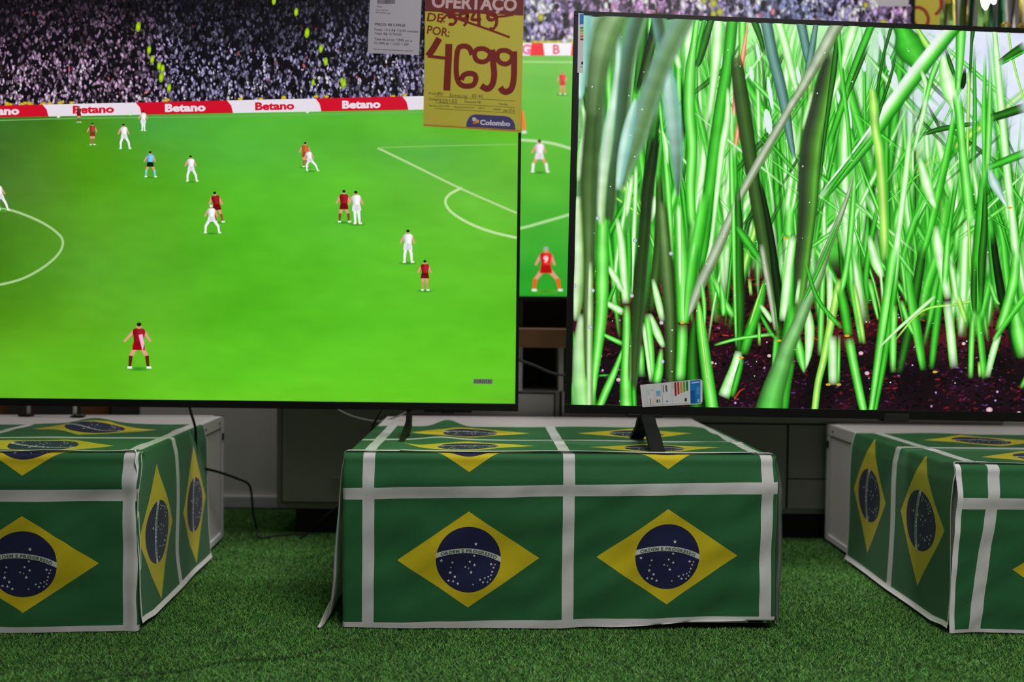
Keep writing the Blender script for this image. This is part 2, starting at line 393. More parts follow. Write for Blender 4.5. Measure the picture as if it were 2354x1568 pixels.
# ------------------------------------------------------------------ display plinths
def plinth(fl, yaw, W, D, H, label, side):
    """fl: front-left floor corner; side: which side shows its bare frame"""
    ex = Vector((math.cos(yaw), math.sin(yaw), 0)); ey = Vector((-math.sin(yaw), math.cos(yaw), 0)); T = frame(fl, ex, ey, (0, 0, 1))
    r = empty('display_plinth', fl, label, 'display box', 'white display plinths under the televisions')
    b = MB(); b.box(.006, W-.006, .006, D-.006, .013, H-.03, M_white, T); b.build('body', r)
    for fx in (.05, W-.05):
        for fy in (.06, D-.06): b = MB(); b.box(fx-.02, fx+.02, fy-.02, fy+.02, 0, .014, M_gap, T); b.build('foot', r)
    b = MB(); b.box(0, W, 0, D, H-.034, H, M_white, T, bev=.002)
    b.build('top_panel', r)
    for nm, (x0, x1, y0, y1) in {'edge_strip': (0, W, D-.024, D), 'edge_strip.s': ((W-.03, W, .55, D) if side > 0 else (0, .03, .55, D))}.items():
        b = MB(); b.box(x0, x1, y0, y1, H-.002, H+.0022, M_whitef, T); b.build('edge_strip', r)
    # side posts of the frame at the back corner and a foot rail
    xs = (W-.0065, W-.001) if side > 0 else (.001, .0065)
    b = MB(); b.box(xs[0], xs[1], D-.03, D-.001, .013, H-.034, M_whitef, T); b.build('corner_post', r)
    b = MB(); b.box(xs[0], xs[1], 0, D-.03, .013, .03, M_whitef, T); b.build('bottom_rail', r)
    b = MB(); x = W+.0005 if side > 0 else -.0005
    for (yy, zz) in ((D-.06, H-.017), (.6, H-.017)):
        b = MB(); c = T(Vector((x, yy, zz))); n = ex*(.0015 if side > 0 else -.0015); b.tube([c-n, c+n], .004, M_gap, 10); b.build('screw', r)
    b = MB(); b.box(*( (W-.003, W+.003) if side > 0 else (-.003, .003)), D-.024, D-.012, H-.075, H-.052, M_gap, T); b.build('latch', r)
    return T, ex, ey, r

# ---- centre
Wc, Dc, Hc = .985, .82, .400; Oc = Vector((-.3755, 1.988, 0))
Tc, exc, eyc, pc = plinth(Oc, math.radians(1.5), Wc, Dc, Hc, 'white plinth in the middle, standing between the feet of both televisions', -1)
b = MB(); b.box(Wc-.05, Wc-.016, .0035, .0065, .0145, .022, M_gap, Tc); b.build('worn_label', pc)

def front_sheet(T, W, H, wrapL, wrapR, qbot, seed, loose_s=None):
    R = .016
    def P(s_, q):
        # q runs down from the top edge; negative q lies on the top
        arc = R*math.pi/2
        amp = sst(.0, .10, q)
        bul = .0060*amp*(wr(s_, q*.8, seed, 5)+.5) + .0062*amp*wr(s_*1.3+q*2.2, q-s_, seed+3, 6) + .0028*amp*wr(s_+q, q*.4-s_*.3, seed+7, 17)
        bul += .0085*math.exp(-((q-.062)/.030)**2)*(1+.5*wr(s_, 0, seed+1, 3)) + .004*math.exp(-((q-.15)/.05)**2)
        off = .0062 + max(bul, -.004)
        if q < -arc*.5: y = -q-arc*.5+R-.0062; z = H+.0015+.0045*(1-sst(0, .05, -q-arc*.5))
        elif q < arc*.5:
            a = (q+arc*.5)/R; y = R-.0062-R*math.sin(a); z = H+.006-R+R*math.cos(a)
        else: y = -.0062-(off-.0062)*sst(arc*.5, arc*.5+.02, q); z = H+.006-R-(q-arc*.5)
        x = s_
        # wrap round the vertical corners
        if s_ < 0:
            g = -s_; r2 = .009; a = min(g/r2, math.pi/2); x = -r2*math.sin(a)*(.9) ; y = y+r2*(1-math.cos(a))+max(0, g-r2*math.pi/2)
        if s_ > W:
            g = s_-W; r2 = .009; a = min(g/r2, math.pi/2); x = W+r2*math.sin(a); y = y+r2*(1-math.cos(a))+max(0, g-r2*math.pi/2)
        if loose_s:
            k = loose_s(s_, q)
            x += k[0]; y += k[1]
        return T(Vector((x, y, max(z, .0015))))
    return P
# front cloth of the centre plinth
def loose_c(s_, q):
    c = math.exp(-((s_+.0)/.035)**2)*math.exp(-((q-.035)/.03)**2)
    return (0, -.004*c)
Pf = front_sheet(Tc, Wc, Hc, .03, .03, 0, 1.0, loose_c)
def uv_cf(s_, q):
    z = Hc-.0-q; k = min(max(s_/Wc, 0), 1)
    return ((s_-.0515)/PU, (z-(.001+.0165*k))/(.3105+.003*k))
def inv_cf(u, v):
    s_ = u*PU+.0515; k = min(max(s_/Wc, 0), 1); z = v*(.3105+.003*k)+.001+.0165*k; return s_, Hc-z
qb = lambda s_: .397-.012*sst(.45, 1, s_/Wc)
class BotCloth: pass
def remap(P, s0, q0):   # lets the lower edge rise towards the right: t in [0,1]
    return P
def Pf2(s_, q):   # squeeze so that the hem follows qb
    return Pf(s_, q)
cl = Cloth(Pf2, -.028, Wc+.030, -.075, .397, uv_cf, inv_cf, 190, 110, flip=True)
# raise the hem to the right: drop the vertices under the rising hem line on to it
n_v = 191*111
for k in range(n_v):
    i = k % 191; s_ = cl.s0+(cl.s1-cl.s0)*i/190
    zmin = .005+.019*sst(.45, 1.0, s_/Wc) + .0015*wr(s_, 0, 4, 12)
    x, y, z = cl.mb.v[k]
    if z < zmin:
        cl.mb.v[k] = (x, y, zmin-.0003*(zmin-z))
        u, v = cl.mb.uv[k]; cl.mb.uv[k] = (u, uv_cf(s_, Hc-zmin)[1])
cl.flags([(0, 0), (1, 0), (0, 1), (1, 1)])
cl.build('flag_cloth', 'green cloth printed with flags covering the front of the middle plinth', 'cloth')

# top cloth of the centre plinth, hanging over both sides
def top_sheet(T, W, D, H, zoffs, outL, outR, wave, rot=0):
    R = .009; Z0 = zoffs
    def P(s_, t):
        wv = wave(min(max(s_, 0), W), t); zoffs = Z0-.0015+.0062*(1-sst(.012, .07, t)); t_ = t+.006
        if 0 <= s_ <= W: return T(Vector((s_, t_, H+zoffs+wv)))
        g = -s_ if s_ < 0 else s_-W; sgn = -1 if s_ < 0 else 1
        a = min(g/R, math.pi/2); x = R*math.sin(a); z = H+zoffs+wv*(1-sst(0, .03, g))-R*(1-math.cos(a))-max(0, g-R*math.pi/2)
        o = (outL if s_ < 0 else outR)(max(z, 0), t)
        x = x*.45+o*sst(0, .05, g)
        if g > H+zoffs-.012: x += (g-(H+zoffs-.012))*.6
        return T(Vector(((-x if sgn < 0 else W+x), t_-.020*sst(0, .03, g)*(1-sst(0, .12, t)), max(z, .006))))
    return P
def wave_c(s_, t):
    e = (1-sst(0, .05, t))
    w0 = .0035*(.5+.5*math.sin(s_*13+1.2))*e*(1 if .12 < s_ < .95 else .3)
    w1 = .0050*max(0, wr(s_, t*2, 2.5, 5)+.15)*sst(.02, .1, t)*sst(.0, .05, s_)*sst(0, .05, Wc-s_)
    w2 = .012*math.exp(-((s_-.20)/.05)**2)*math.exp(-((t-.235)/.06)**2)*.5
    w3 = .020*math.exp(-((s_-.205)/.040)**2)*sst(.44, .53, t)
    w4 = .006*math.exp(-((s_-.9)/.05)**2)*(.5+.5*math.sin(t*42))*sst(.05, .12, t)
    w5 = .009*math.exp(-((s_-.11)/.035)**2)*math.exp(-((t-.11)/.05)**2)
    return .0008+w0+w1+w2+w3+w4+w5
outLc = lambda z, t: interp(z, [0, .03, .07, .12, .25, .33, .40], [.046, .036, .028, .022, .015, .009, .003])*(1-.3*sst(.1, .5, t)) + .003*wr(t, z, 9, 9)*sst(0, .1, .4-z)
outRc = lambda z, t: interp(z, [0, .03, .1, .25, .33, .40], [.016, .012, .012, .016, .014, .004])*(1+1.2*sst(0, .3, t)) + .003*wr(t, z, 19, 9)*sst(0, .1, .4-z)
Pt = top_sheet(Tc, Wc, Dc, Hc, .0035, outLc, outRc, wave_c)
T0 = .235
def uv_ct(s_, t): return ((s_-.045)/PU, (t-T0)/PV if t > T0 else (t-T0)/.22)
def inv_ct(u, v): return (u*PU+.045, T0+v*PV if v > 0 else T0+v*.22)
cl = Cloth(Pt, -.418, Wc+.400, 0, .535, uv_ct, inv_ct, 380, 110)
cl.flags([(0, -1), (1, -1), (0, 0), (1, 0)])
for e in ('s0', 's1'): cl.hem(e, .006)
cl.hem('t0', .005, 300)
cl.build('flag_cloth', 'flag cloth lying on top of the middle plinth with sides hanging to the floor', 'cloth')

# ---- left
Wl, Dl, Hl = 1.0, .82, .399; yl = math.radians(4.6); FR = Vector((-.851, 1.956, 0)); Ol = FR-Vector((math.cos(yl), math.sin(yl), 0))*Wl
Tl, exl, eyl, pl = plinth(Ol, yl, Wl, Dl, Hl, 'white plinth at the left with a steel bracket on its bare rear edge', 1)
def loose_l(s_, q):
    d = s_-(Wl-.02); k = sst(0, .03, d)
    return (.006*k*(1+wr(q, .3, 5, 14)), -.006*k*(1+.7*wr(q, 1.3, 5, 10))*sst(.02, .08, q))
Pfl = front_sheet(Tl, Wl, Hl, .03, .03, 0, 11.0, loose_l)
S0l = Wl-.006
cl = Cloth(Pfl, 0.2, Wl+.022, -.05, .3975, lambda s_, q: ((s_-S0l)/PU, (Hl-q-.001)/.308), lambda u, v: (u*PU+S0l, Hl-(v*.308+.001)), 150, 110, flip=True)
cl.flags([(-1, 0), (-1, 1)]); cl.hem('s1', .005)
cl.build('flag_cloth', 'cloth of printed flags on the front of the left plinth with loose white-hemmed corner', 'cloth')
def wave_l(s_, t):
    e = (1-sst(0, .05, t))
    return .0008+.003*(.5+.5*math.sin(s_*30+2))*e+.007*max(0, wr(s_, t*2, 7.5, 5)+.2)*sst(.02, .1, t)*sst(0, .05, Wl-s_)+.016*math.exp(-((s_-.70)/.06)**2)*sst(.25, .45, t) + .008*math.exp(-((s_-.66)/.09)**2)*math.exp(-((t-.15)/.08)**2)
outRl = lambda z, t: .006+.012*sst(.35, .1, z)*0 + interp(z, [0, .03, .1, .2, .4], [.022, .012, .006, .004, .001]) + .006*(wr(t, z, 29, 6)+.3)*sst(0, .1, .39-z)
Ptl = top_sheet(Tl, Wl, Dl, Hl, .0035, outRl, outRl, wave_l)
T0l, S1l = .272, Wl-.020
cl = Cloth(Ptl, .2, Wl+.39, 0, .558, lambda s_, t: (-(s_-S1l)/PU, -(t-T0l)/PV), lambda u, v: (S1l-u*PU, T0l-v*PV), 260, 110)
cl.flags([(0, -1), (0, 0), (-1, -1), (-1, 0), (1, 0), (1, -1)]); cl.hem('s1', .012); cl.hem('t1', .004); cl.hem('t0', .006, 260)
cl.build('flag_cloth', 'flag cloth over the top and right side of the left plinth', 'cloth')

# ---- right
Wr, Dr, Hr = 1.2, .845, .387; yr = math.radians(-.4); Or = Vector((1.026, 1.995, 0))
Tr, exr, eyr, pr = plinth(Or, yr, Wr, Dr, Hr, 'white plinth at the right edge, bare grey-white panel at its rear left', -1)
def loose_r(s_, q):
    k = 1-sst(0, .02, s_+.01)
    sh = -.010*sst(0, .38, q)*(1-sst(.0, .2, s_))
    return (sh, 0)
Pfr = front_sheet(Tr, Wr, Hr, .03, .03, 0, 21.0, loose_r)
cl = Cloth(Pfr, -.004, .6, -.05, .3835, lambda s_, q: ((s_-(.083-.028*max(q, 0)/.38))/PU, (Hr-q+.002)/.306), lambda u, v: (u*PU+.083-.028*max(Hr-(v*.306-.002), 0)/.38, Hr-(v*.306-.002)), 120, 110, flip=True)
cl.flags([(0, 0), (0, 1)]); cl.hem('s0', .012)
cl.build('flag_cloth', 'cloth of printed flags on the front of the right plinth, cut by the photo edge', 'cloth')
wave_r = lambda s_, t: .0008+.002*(.5+.5*math.sin(s_*20+1))*(1-sst(0, .05, t))+.004*max(0, wr(s_, t*2, 17.5, 5)+.1)*sst(.02, .1, t)*sst(0, .05, s_)
outLr = lambda z, t: .006+interp(z, [0, .03, .1, .2, .4], [.014, .008, .006, .004, .001]) + .005*(wr(t, z, 39, 5)+.3)*sst(0, .1, .39-z)
Ptr = top_sheet(Tr, Wr, Dr, Hr, .0035, outLr, outLr, wave_r)
T0r, S1r = .292, .066
cl = Cloth(Ptr, -.382, .7, 0, .592, lambda s_, t: ((s_-S1r)/PU, (t-T0r)/PV), lambda u, v: (S1r+u*PU, T0r+v*PV), 260, 110)
cl.flags([(-1, -1), (-1, 0), (0, -1), (0, 0)]); cl.hem('s0', .012); cl.hem('t1', .003); cl.hem('t0', .004, 260)
cl.build('flag_cloth', 'flag cloth over the top and left side of the right plinth', 'cloth')

# steel bracket on the left plinth
b = MB(); br = empty('steel_bracket', at_z(117, 956, Hl), 'bent grey steel bracket with black pads on the rear edge of the left plinth', 'bracket')
pa, pb = at_z(66, 955, Hl+.004), at_z(172, 957, Hl+.004)
up = Vector((0, 0, 1)); h_ = .055
pts = [pa, pa+up*.02, pa+up*(h_-.015), pa+up*h_+(pb-pa)*.08, pb+up*h_-(pb-pa)*.12, pb+up*(h_-.012), pb+up*.02, pb]
b.tube(pts, .0055, M_chrome, 10); b.build('bent_rod', br, True)
for p in (pa-Vector((.008, 0, 0)), pb+Vector((.01, 0, 0))):
    b = MB(); b.box(p.x-.020, p.x+.020, p.y-.012, p.y+.012, Hl+.0022, Hl+.0062, M_black, bev=.0012); b.build('pad', br)

# ------------------------------------------------------------------ background furniture
def cabinet(name, x0, x1, label, mbody, mface, kind):
    r = empty(name, ((x0+x1)/2, 3.0, 0), label, 'cabinet')
    y0, y1, z0, z1 = 2.868, 3.24, .084, .483
    b = MB(); b.box(x0, x1, y0+.004, y1, z0, z1, mbody, bev=.002); b.build('body', r)
    if kind == 'door':
        b = MB(); b.box(x0+.022, x1-.02, y0-.008, y0+.006, z0+.024, z1-.01, mface, bev=.0015); d = b.build('door', r)
        g = MB(); g.box(x0+.017, x1-.015, y0+.001, y0+.0045, z0+.019, z1-.006, M_gap); g.build('shadow_gap', r)
        hx = at_y(782, 1090, y0).x; g = MB(); g.box(hx-.025, hx+.06, y0-.016, y0-.006, .186, .191, M_cabf); g.build('handle', d)
    else:
        seam = at_y(1809, 1060, y0).x; zt = at_y(1800, 974, y0).z; zm = at_y(1850, 1101, y0).z; zb = at_y(1850, 1169, y0).z
        b = MB(); b.box(x0+.004, x1-.004, y0+.001, y0+.0052, z0+.02, z1-.004, M_gap); b.build('shadow_gap', r)
        b = MB(); b.box(x0+.004, seam-.004, y0-.008, y0+.003, zb, zt-.003, mface, bev=.0015); b.build('drawer', r)
        for za, zc in ((zb, zm-.002), (zm+.002, zt-.003)):
            b = MB(); b.box(seam+.003, x1-.004, y0-.008, y0+.003, za, zc, mface, bev=.0015); b.build('drawer', r)
        b = MB(); b.box(x0, x1, y0-.014, y0+.006, zt+.003, z1, mface, bev=.002); b.build('top_rail', r)
    b = MB(); b.box(x0+.065, x1-.01, y0+.006, y1-.02, 0, z0, M_gap); b.build('plinth_base', r)
    return r
cabinet('low_cabinet', -.775, .160, 'dark grey low cabinet with one door behind the middle plinth', M_cabf, M_cab, 'door')
cabinet('drawer_cabinet', .166, 1.62, 'grey drawer cabinet with dark seams between the middle and right plinths', M_cab, M_cab, 'drawer')
r = empty('display_shelf', (.5, 3.0, .483), 'brown wooden shelf on pale posts carrying the rear television', 'shelf')
b = MB(); b.box(-.8, 1.7, 2.80, 3.24, .628, .690, M_wood, bev=.003); b.build('board', r)
for px, y0, wd in ((1196, 2.86, .014), (1290, 2.86, .016)):
    x = at_y(px, 850, y0).x; b = MB(); b.box(x-wd/2, x+wd/2, y0, y0+.3, .483, .628, M_cabl); b.build('post', r)
x = at_y(1196, 720, 3.12).x; b = MB(); b.box(x-.009, x+.009, 3.12, 3.2, .690, .95, M_cabl); b.build('post', r)
b = MB(); b.box(-.8, 1.7, 3.205, 3.235, .483, .95, mat('dark_brown_panel', (.075, .062, .055), .7, noise_amt=.1)); b.build('back_panel', r)
r = empty('wooden_cupboard', (-1.7, 3.1, 0), 'brown wooden cupboard with dark grey door behind the left plinth', 'cupboard')
b = MB(); b.box(-2.3, at_y(252, 945, 3.02).x, 3.03, 3.25, 0, .75, M_wood2, bev=.003); b.build('body', r)
b = MB(); b.box(at_y(22, 945, 3.02).x, at_y(188, 945, 3.02).x, 3.018, 3.034, .04, .72, mat('dark_grey_door', (.07, .065, .06), .5, noise_amt=.05), bev=.002); b.build('door', r)
b = MB(); xe = at_y(254, 945, 3.02).x; b.box(xe-.004, xe+.004, 3.02, 3.25, 0, .75, M_gap); b.build('edge_strip', r)

# ------------------------------------------------------------------ televisions
def tv(name_label, bl, ex, ez, W, H, bez, bezb, depth, cat='television', bs=None):
    bs = bs or bez
    """bl: bottom-left outer corner of the front; ex, ez unit axes"""
    ey = ez.cross(ex).normalized()                       # points away from the viewer
    T = frame(bl, ex, ey, ez)
    r = empty('television', bl+ex*W/2, name_label, cat)
    b = MB(); b.box(.002, W-.002, .004, depth*.45, .002, H-.002, M_black, T, bev=.003); b.box(W*.12, W*.88, depth*.45, depth, H*.06, H*.7, M_black, T, bev=.006); b.build('housing', r)
    b = MB(); f = .0025
    for (x0, x1, z0, z1) in ((0, W, 0, bezb), (0, W, H-bez, H), (0, bs, bezb, H-bez), (W-bs, W, bezb, H-bez)): b.box(x0, x1, -f, .008, z0, z1, M_black, T, bev=.001)
    b.build('bezel', r)
    return T, ey, r
# left
YL = 2.335
BRl, BLl = at_y(1191, 945.5, YL), at_y(0, 932, YL); exL = (BRl-BLl).normalized(); TRl = at_y(1200, 0, YL)
ezL = (TRl-BRl).normalized(); ezL = (ezL-exL*ezL.dot(exL)).normalized()
WL_, HL_ = 2.18, 1.25; blL = BRl-exL*WL_
TL_, eyL, tvL = tv('large television on the left showing a football match, yellow price poster on it', blL, exL, ezL, WL_, HL_, .0085, .0205, .06)
# right
YR = 2.165
BLr, TLr = at_y(1297.5, 950, YR), at_y(1322, 25, YR); BRr = at_y(2354, 969.5, YR+.052); exR = (BRr-BLr).normalized()
ezR = (TLr-BLr); HR_ = ezR.length; ezR = (ezR.normalized()-exR*ezR.normalized().dot(exR)).normalized()
WR_ = 1.77
TR_, eyR, tvR = tv('large television on the right showing green plant stems, energy sticker at its lower left', BLr, exR, ezR, WR_, HR_, .0125, .0235, .055, bs=.0165)
# rear
YB = 2.95
BRb = at_y(2092, 698, YB); BLb = at_y(1200, 692, YB); exB = (BRb-BLb).normalized(); ezB = Vector((0, 0, 1)); ezB = (ezB-exB*ezB.dot(exB)).normalized()
WB_, HB_ = 1.93, 1.1; blB = BRb-exB*WB_
TB_, eyB, tvB = tv('television at the back seen between and above the front ones, showing a football match', blB, exB, ezB, WB_, HB_, .009, .0165, .06)

def foot(T, ey, r, x, zfloor, z0, yf, yb, wd=.03, lean=0, kink=False):
    """V-shaped foot: two blades from the underside of the set to the surface (local coordinates of the set)"""
    b = MB(); th = .016
    def leg(y1, m_):
        k = .35 if kink else .5
        prof = [(.012, z0), (.012+th*(1 if y1 > 0 else -1)*1.2, z0), (y1*k+th*.3, z0*(1-k)+zfloor*k), (y1+th*.6, zfloor), (y1-th*.6, zfloor), (y1*k-th*1.0, z0*(1-k)+zfloor*k)]
        if y1 < 0: prof = prof[::-1]
        b.prism(prof, x-wd/2, x+wd/2, M_blackm, T)
    leg(yf, 0); leg(yb, 1)
    b.build('foot', r)
# left set: right foot at px 937, contact Y 2.19 ; z top surface Hc
zl = (Hc+.005-BRl.z); xL = (at_y(939, 945, YL)-blL).dot(exL)
def plate_foot(T, r, x, zf):
    b = MB(); b.prism([(.002, .001), (-.004, zf*.45), (-.150, zf), (-.02, zf), (.03, zf*.75), (.04, .001)], x-.0065, x+.0065, M_blackm, T); b.build('foot', r)
plate_foot(TL_, tvL, xL, zl); plate_foot(TL_, tvL, .45, Hl+.005-blL.z)
b = MB(); x0 = (at_y(975, 945, YL)-blL).dot(exL); x1 = (at_y(1084, 945, YL)-blL).dot(exL); b.box(x0, x1, -.001, .03, -.0055, .002, M_black, TL_, bev=.001); b.box((x0+x1)/2-.018, (x0+x1)/2+.018, -.002, .02, -.008, -.005, M_black, TL_); b.build('sensor_bar', tvL)
xR = (at_y(1484, 952, YR)-BLr).dot(exR); zr = Hc+.004-(BLr+exR*xR).z
foot(TR_, eyR, tvR, xR+.006, zr, .001, -.135, .135, .034)
xR2 = 1.45; foot(TR_, eyR, tvR, xR2, Hr+.004-(BLr+exR*xR2).z, .001, -.135, .135, .034)
b = MB(); b.box(xR-.045, xR+.045, -.003, .04, -.007, .002, M_blackm, TR_, bev=.002); b.build('foot_bracket', tvR)
b = MB(); b.box((at_y(2075, 965, YR)-BLr).dot(exR)-.03, (at_y(2075, 965, YR)-BLr).dot(exR)+.035, -.003, .03, -.006, .014, mat('dark_logo_plate', (.02, .02, .02), .3, noise_amt=.05), TR_, bev=.001); b.build('sensor_bar', tvR)
for xx in (.4, 1.5): foot(TB_, eyB, tvB, xx, .691-(blB+exB*xx).z, .001, -.12, .12, .03)

# ---- pictures
def nz2(x, y, s, sc): return noise.noise(Vector((x*sc, y*sc, s)))
def keyed(xs, ys, tab):
    tab = np.array(tab, float)
    def f(x, y):
        r = [np.interp(x, xs, [tab[j][i][c] for i in range(len(xs))]) for j in range(len(ys)) for c in range(3)]
        r = np.array(r).reshape(len(ys), 3); return np.array([np.interp(y, ys, r[:, c]) for c in range(3)])
    return f
def player(A, x, y0, y1, shirt, shorts, socks, skin=(215, 150, 120), hair=(25, 25, 20), lean=0., spread=.16, arm=.12, number=False):
    h = y1-y0; X = lambda a, b_: (x+a*h+lean*h*(.5-b_), y0+b_*h)
    def cap(p, q, w0, w1, c):
        (xa, ya), (xb, yb) = X(*p), X(*q); A.strip([(xa, ya, w0*h), ((xa+xb)/2, (ya+yb)/2, (w0+w1)/2*h), (xb, yb, w1*h)], [c, tuple(min(255, v+12) for v in c), c], 2)
    A.layer += 1; A.fan(x, y1, .28*h, .05*h, (50, 130, 30), (80, 175, 40), 10)
    cap((-.05, .50), (-spread*.9, .74), .11, .08, skin if shorts != (235, 235, 240) else shorts); cap((.05, .50), (spread, .74), .11, .08, skin if shorts != (235, 235, 240) else shorts)
    cap((-spread*.9, .72), (-spread*1.0, .95), .085, .06, socks); cap((spread, .72), (spread*1.15, .95), .085, .06, socks)
    cap((-spread*1.0-.05, .97), (-spread*.9+.03, .97), .05, .05, (235, 235, 220)); cap((spread*1.15-.03, .97), (spread*1.15+.07, .97), .05, .05, (235, 235, 220))
    cap((-.11, .20), (-.11-arm, .42), .07, .05, skin); cap((.11, .20), (.11+arm*.7, .42), .07, .05, skin)
    A.strip([(*X(0, .14), .18*h), (*X(0, .20), .27*h), (*X(0, .34), .22*h), (*X(0, .44), .21*h)], [tuple(int(v*.75) for v in shirt), shirt, tuple(min(255, v+20) for v in shirt), shirt], 3)
    A.strip([(*X(0, .42), .21*h), (*X(0, .50), .25*h), (*X(0, .60), .27*h)], [shorts, tuple(int(v*.9) for v in shorts), shorts], 3)
    A.layer += 1; A.fan(*X(0, .09), .055*h, .065*h, skin, skin, 8); A.layer += 1; A.fan(*X(0, .055), .055*h, .045*h, hair, hair, 8)
    if number: A.text(str(number), X(-.05, .36)[0], X(0, .36)[1], .2*h, (250, 235, 235), bold=.02)
REDp, REDs, WHT, BLU = (150, 10, 25), (120, 5, 15), (235, 235, 240), (110, 190, 235)

def crowd(A, x0, x1, yfun0, yfun1, n, bright, seed, hue, sx=1.0, rim=.45):
    rg = np.random.default_rng(seed)
    for k in range(n):
        x = rg.uniform(x0, x1); a = rg.random()**.9; y = yfun0(x)+(yfun1(x)-yfun0(x))*a
        c = np.array(hue(x, y)); br = bright(x, y)*rg.uniform(.25, 1.25)
        if rg.random() < .20: br *= .12
        if rg.random() < .012: c = np.array((1.0, .45, .5))
        c = np.clip(c*br*255, 0, 255); w = rg.uniform(1.6, 3.9)*sx; h = w*rg.uniform(1.1, 2.4)
        A.layer = 6+(k % 60); A.fan(x, y, w, h, c, c*rim, 6, rg.normal()*.3)
    A.layer = 70

# left set
nL = -eyL
A = Art(blL+nL*.0004, nL, 1.0e-5)
xs = [-460, 0, 100, 200, 350, 550, 800, 1000, 1195]; ys = [240, 300, 350, 430, 520, 620, 750, 860, 930]
tab = [[(55,105,35),(62,120,38),(66,125,32),(72,140,35),(74,162,60),(82,178,52),(86,180,48),(92,182,55),(100,190,58)],
 [(50,100,35),(60,112,38),(66,122,28),(75,145,20),(76,163,60),(84,180,52),(84,180,45),(95,185,48),(98,190,38)],
 [(60,115,40),(66,110,38),(74,130,30),(78,148,15),(78,160,40),(84,182,58),(90,182,50),(92,178,68),(98,188,42)],
 [(62,120,38),(72,120,40),(84,138,42),(82,155,22),(84,168,28),(86,186,40),(92,192,42),(100,186,55),(104,186,55)],
 [(66,120,24),(68,125,26),(78,138,30),(88,158,35),(88,170,34),(82,184,32),(92,192,48),(98,192,44),(100,190,48)],
 [(66,125,20),(68,128,20),(76,142,30),(90,165,42),(88,172,36),(80,178,28),(90,194,38),(96,192,40),(94,188,36)],
 [(80,150,20),(84,150,22),(88,160,24),(94,172,30),(96,182,36),(82,182,26),(88,192,32),(92,196,34),(90,192,28)],
 [(98,182,30),(100,185,34),(96,184,28),(94,184,24),(100,192,36),(96,200,34),(98,202,34),(100,202,34),(98,198,34)],
 [(92,175,24),(92,178,26),(94,182,26),(98,186,26),(102,196,30),(104,200,30),(104,202,34),(100,200,32),(98,188,34)]]
kf = keyed(xs, ys, tab)
def pitchL(x, y):
    n = nz2(x, y*2.2, 3, .006)*9+nz2(x, y*2.6, 8, .02)*5
    return kf(x, y)+np.array((n*.7, n, n*.5))
A.grid(np.linspace(-700, 1195, 120), np.linspace(236, 940, 64), pitchL)
def crowdbg(x, y): return np.array((14, 12, 20))+6*nz2(x, y, 2, .02)
A.grid(np.linspace(-700, 1205, 20), np.linspace(-170, 246, 10), crowdbg)
def hueL(x, y):
    t = sst(300, 420, x); u = sst(.35, -.1, nz2(x, y, 5, .006))
    return np.array((.92, .74, .92))*(1-t)+np.array((.82, .78, 1.0))*t
def brL(x, y):
    b_ = .15+.82*sst(-60, 205, y)
    if y < 110 and 420 < x < 700: b_ *= .8
    return b_*(1+.35*nz2(x, y, 9, .015))
btop = lambda x: 243-x*.0225
crowd(A, -690, 1200, lambda x: -150, lambda x: btop(x)+3, 15500, brL, 3, hueL, 1.12)
for (x, y, s_) in ((318, 62, 6), (343, 115, 5), (350, 137, 5), (366, 152, 5), (374, 158, 5), (371, 178, 6), (389, 202, 5), (630, 2, 5), (681, 28, 5), (706, 76, 6), (738, 112, 5), (749, 142, 5), (790, 192, 6), (786, 186, 4), (720, 190, 4)):
    A.layer += 1; A.fan(x, y, s_, s_*2.1, (200, 235, 20), (110, 150, 15), 8, .1)
for k in range(26):
    x = random.choice([random.uniform(0, 180), random.uniform(330, 980)]); A.layer += 1; A.fan(x, btop(x)+random.uniform(-5, 0), 6, 3.5, (225, 200, 30), (170, 150, 30), 7)
# advertising band
bt = lambda x: btop(x); bb = lambda x: 270-x*.0185
WH_, RD = (228, 220, 230), (205, 12, 40)
edges = [(-700, RD), (108, WH_), (322, RD), (532, WH_), (735, RD), (935, WH_), (1192, None)]
for k in range(6):
    a, c = edges[k]; e = edges[k+1][0]
    A.poly([(a-3, bt(a)), (e-3, bt(e)), (e+4, bb(e)), (a+4, bb(a))], c)
    if k: A.poly([(a-10, bt(a)), (a+1, bt(a)), (a+2, (bt(a)+bb(a))/2)], c); 
for (x, wd, c) in ((-50, 95, WH_), (168, 95, RD), (380, 93, WH_), (587, 90, RD), (787, 88, WH_)):
    A.text('Betano', x, bb(x+40)-5.5, 24, c, wd=wd, ang=-.020, bold=.045)
# lines on the grass
LN = (175, 215, 140)
A.line([(-60, 470), (0, 480), (35, 486), (90, 508), (128, 532), (145, 555), (134, 585), (95, 618), (40, 645), (-40, 662)], 5.5, (165, 205, 135))
A.line([(-60, 470), (-160, 474), (-250, 500), (-305, 540), (-312, 575), (-270, 618), (-190, 650), (-110, 664), (-40, 662)], 5.5, (165, 205, 135)); A.line([(-60, 290), (-90, 560), (-125, 925)], 4.5, (165, 205, 135), 4)
A.line([(-680, 290), (-300, 284), (0, 277), (200, 272), (500, 268), (975, 258)], 2.5, (110, 175, 95), 4)
A.line([(868, 340), (950, 380), (1060, 434), (1188, 490)], 5, LN)
A.line([(868, 340), (1000, 336), (1190, 332)], 3, (125, 195, 90))
A.line([(1062, 432), (1035, 446), (1024, 464), (1038, 488), (1080, 514), (1130, 533), (1188, 547)], 6, (190, 225, 155))
for (x, y) in ((135, 267), (707, 256), (300, 261)): A.layer += 1; A.fan(x, y, 4.5, 5, (235, 235, 235), (200, 220, 190), 8)
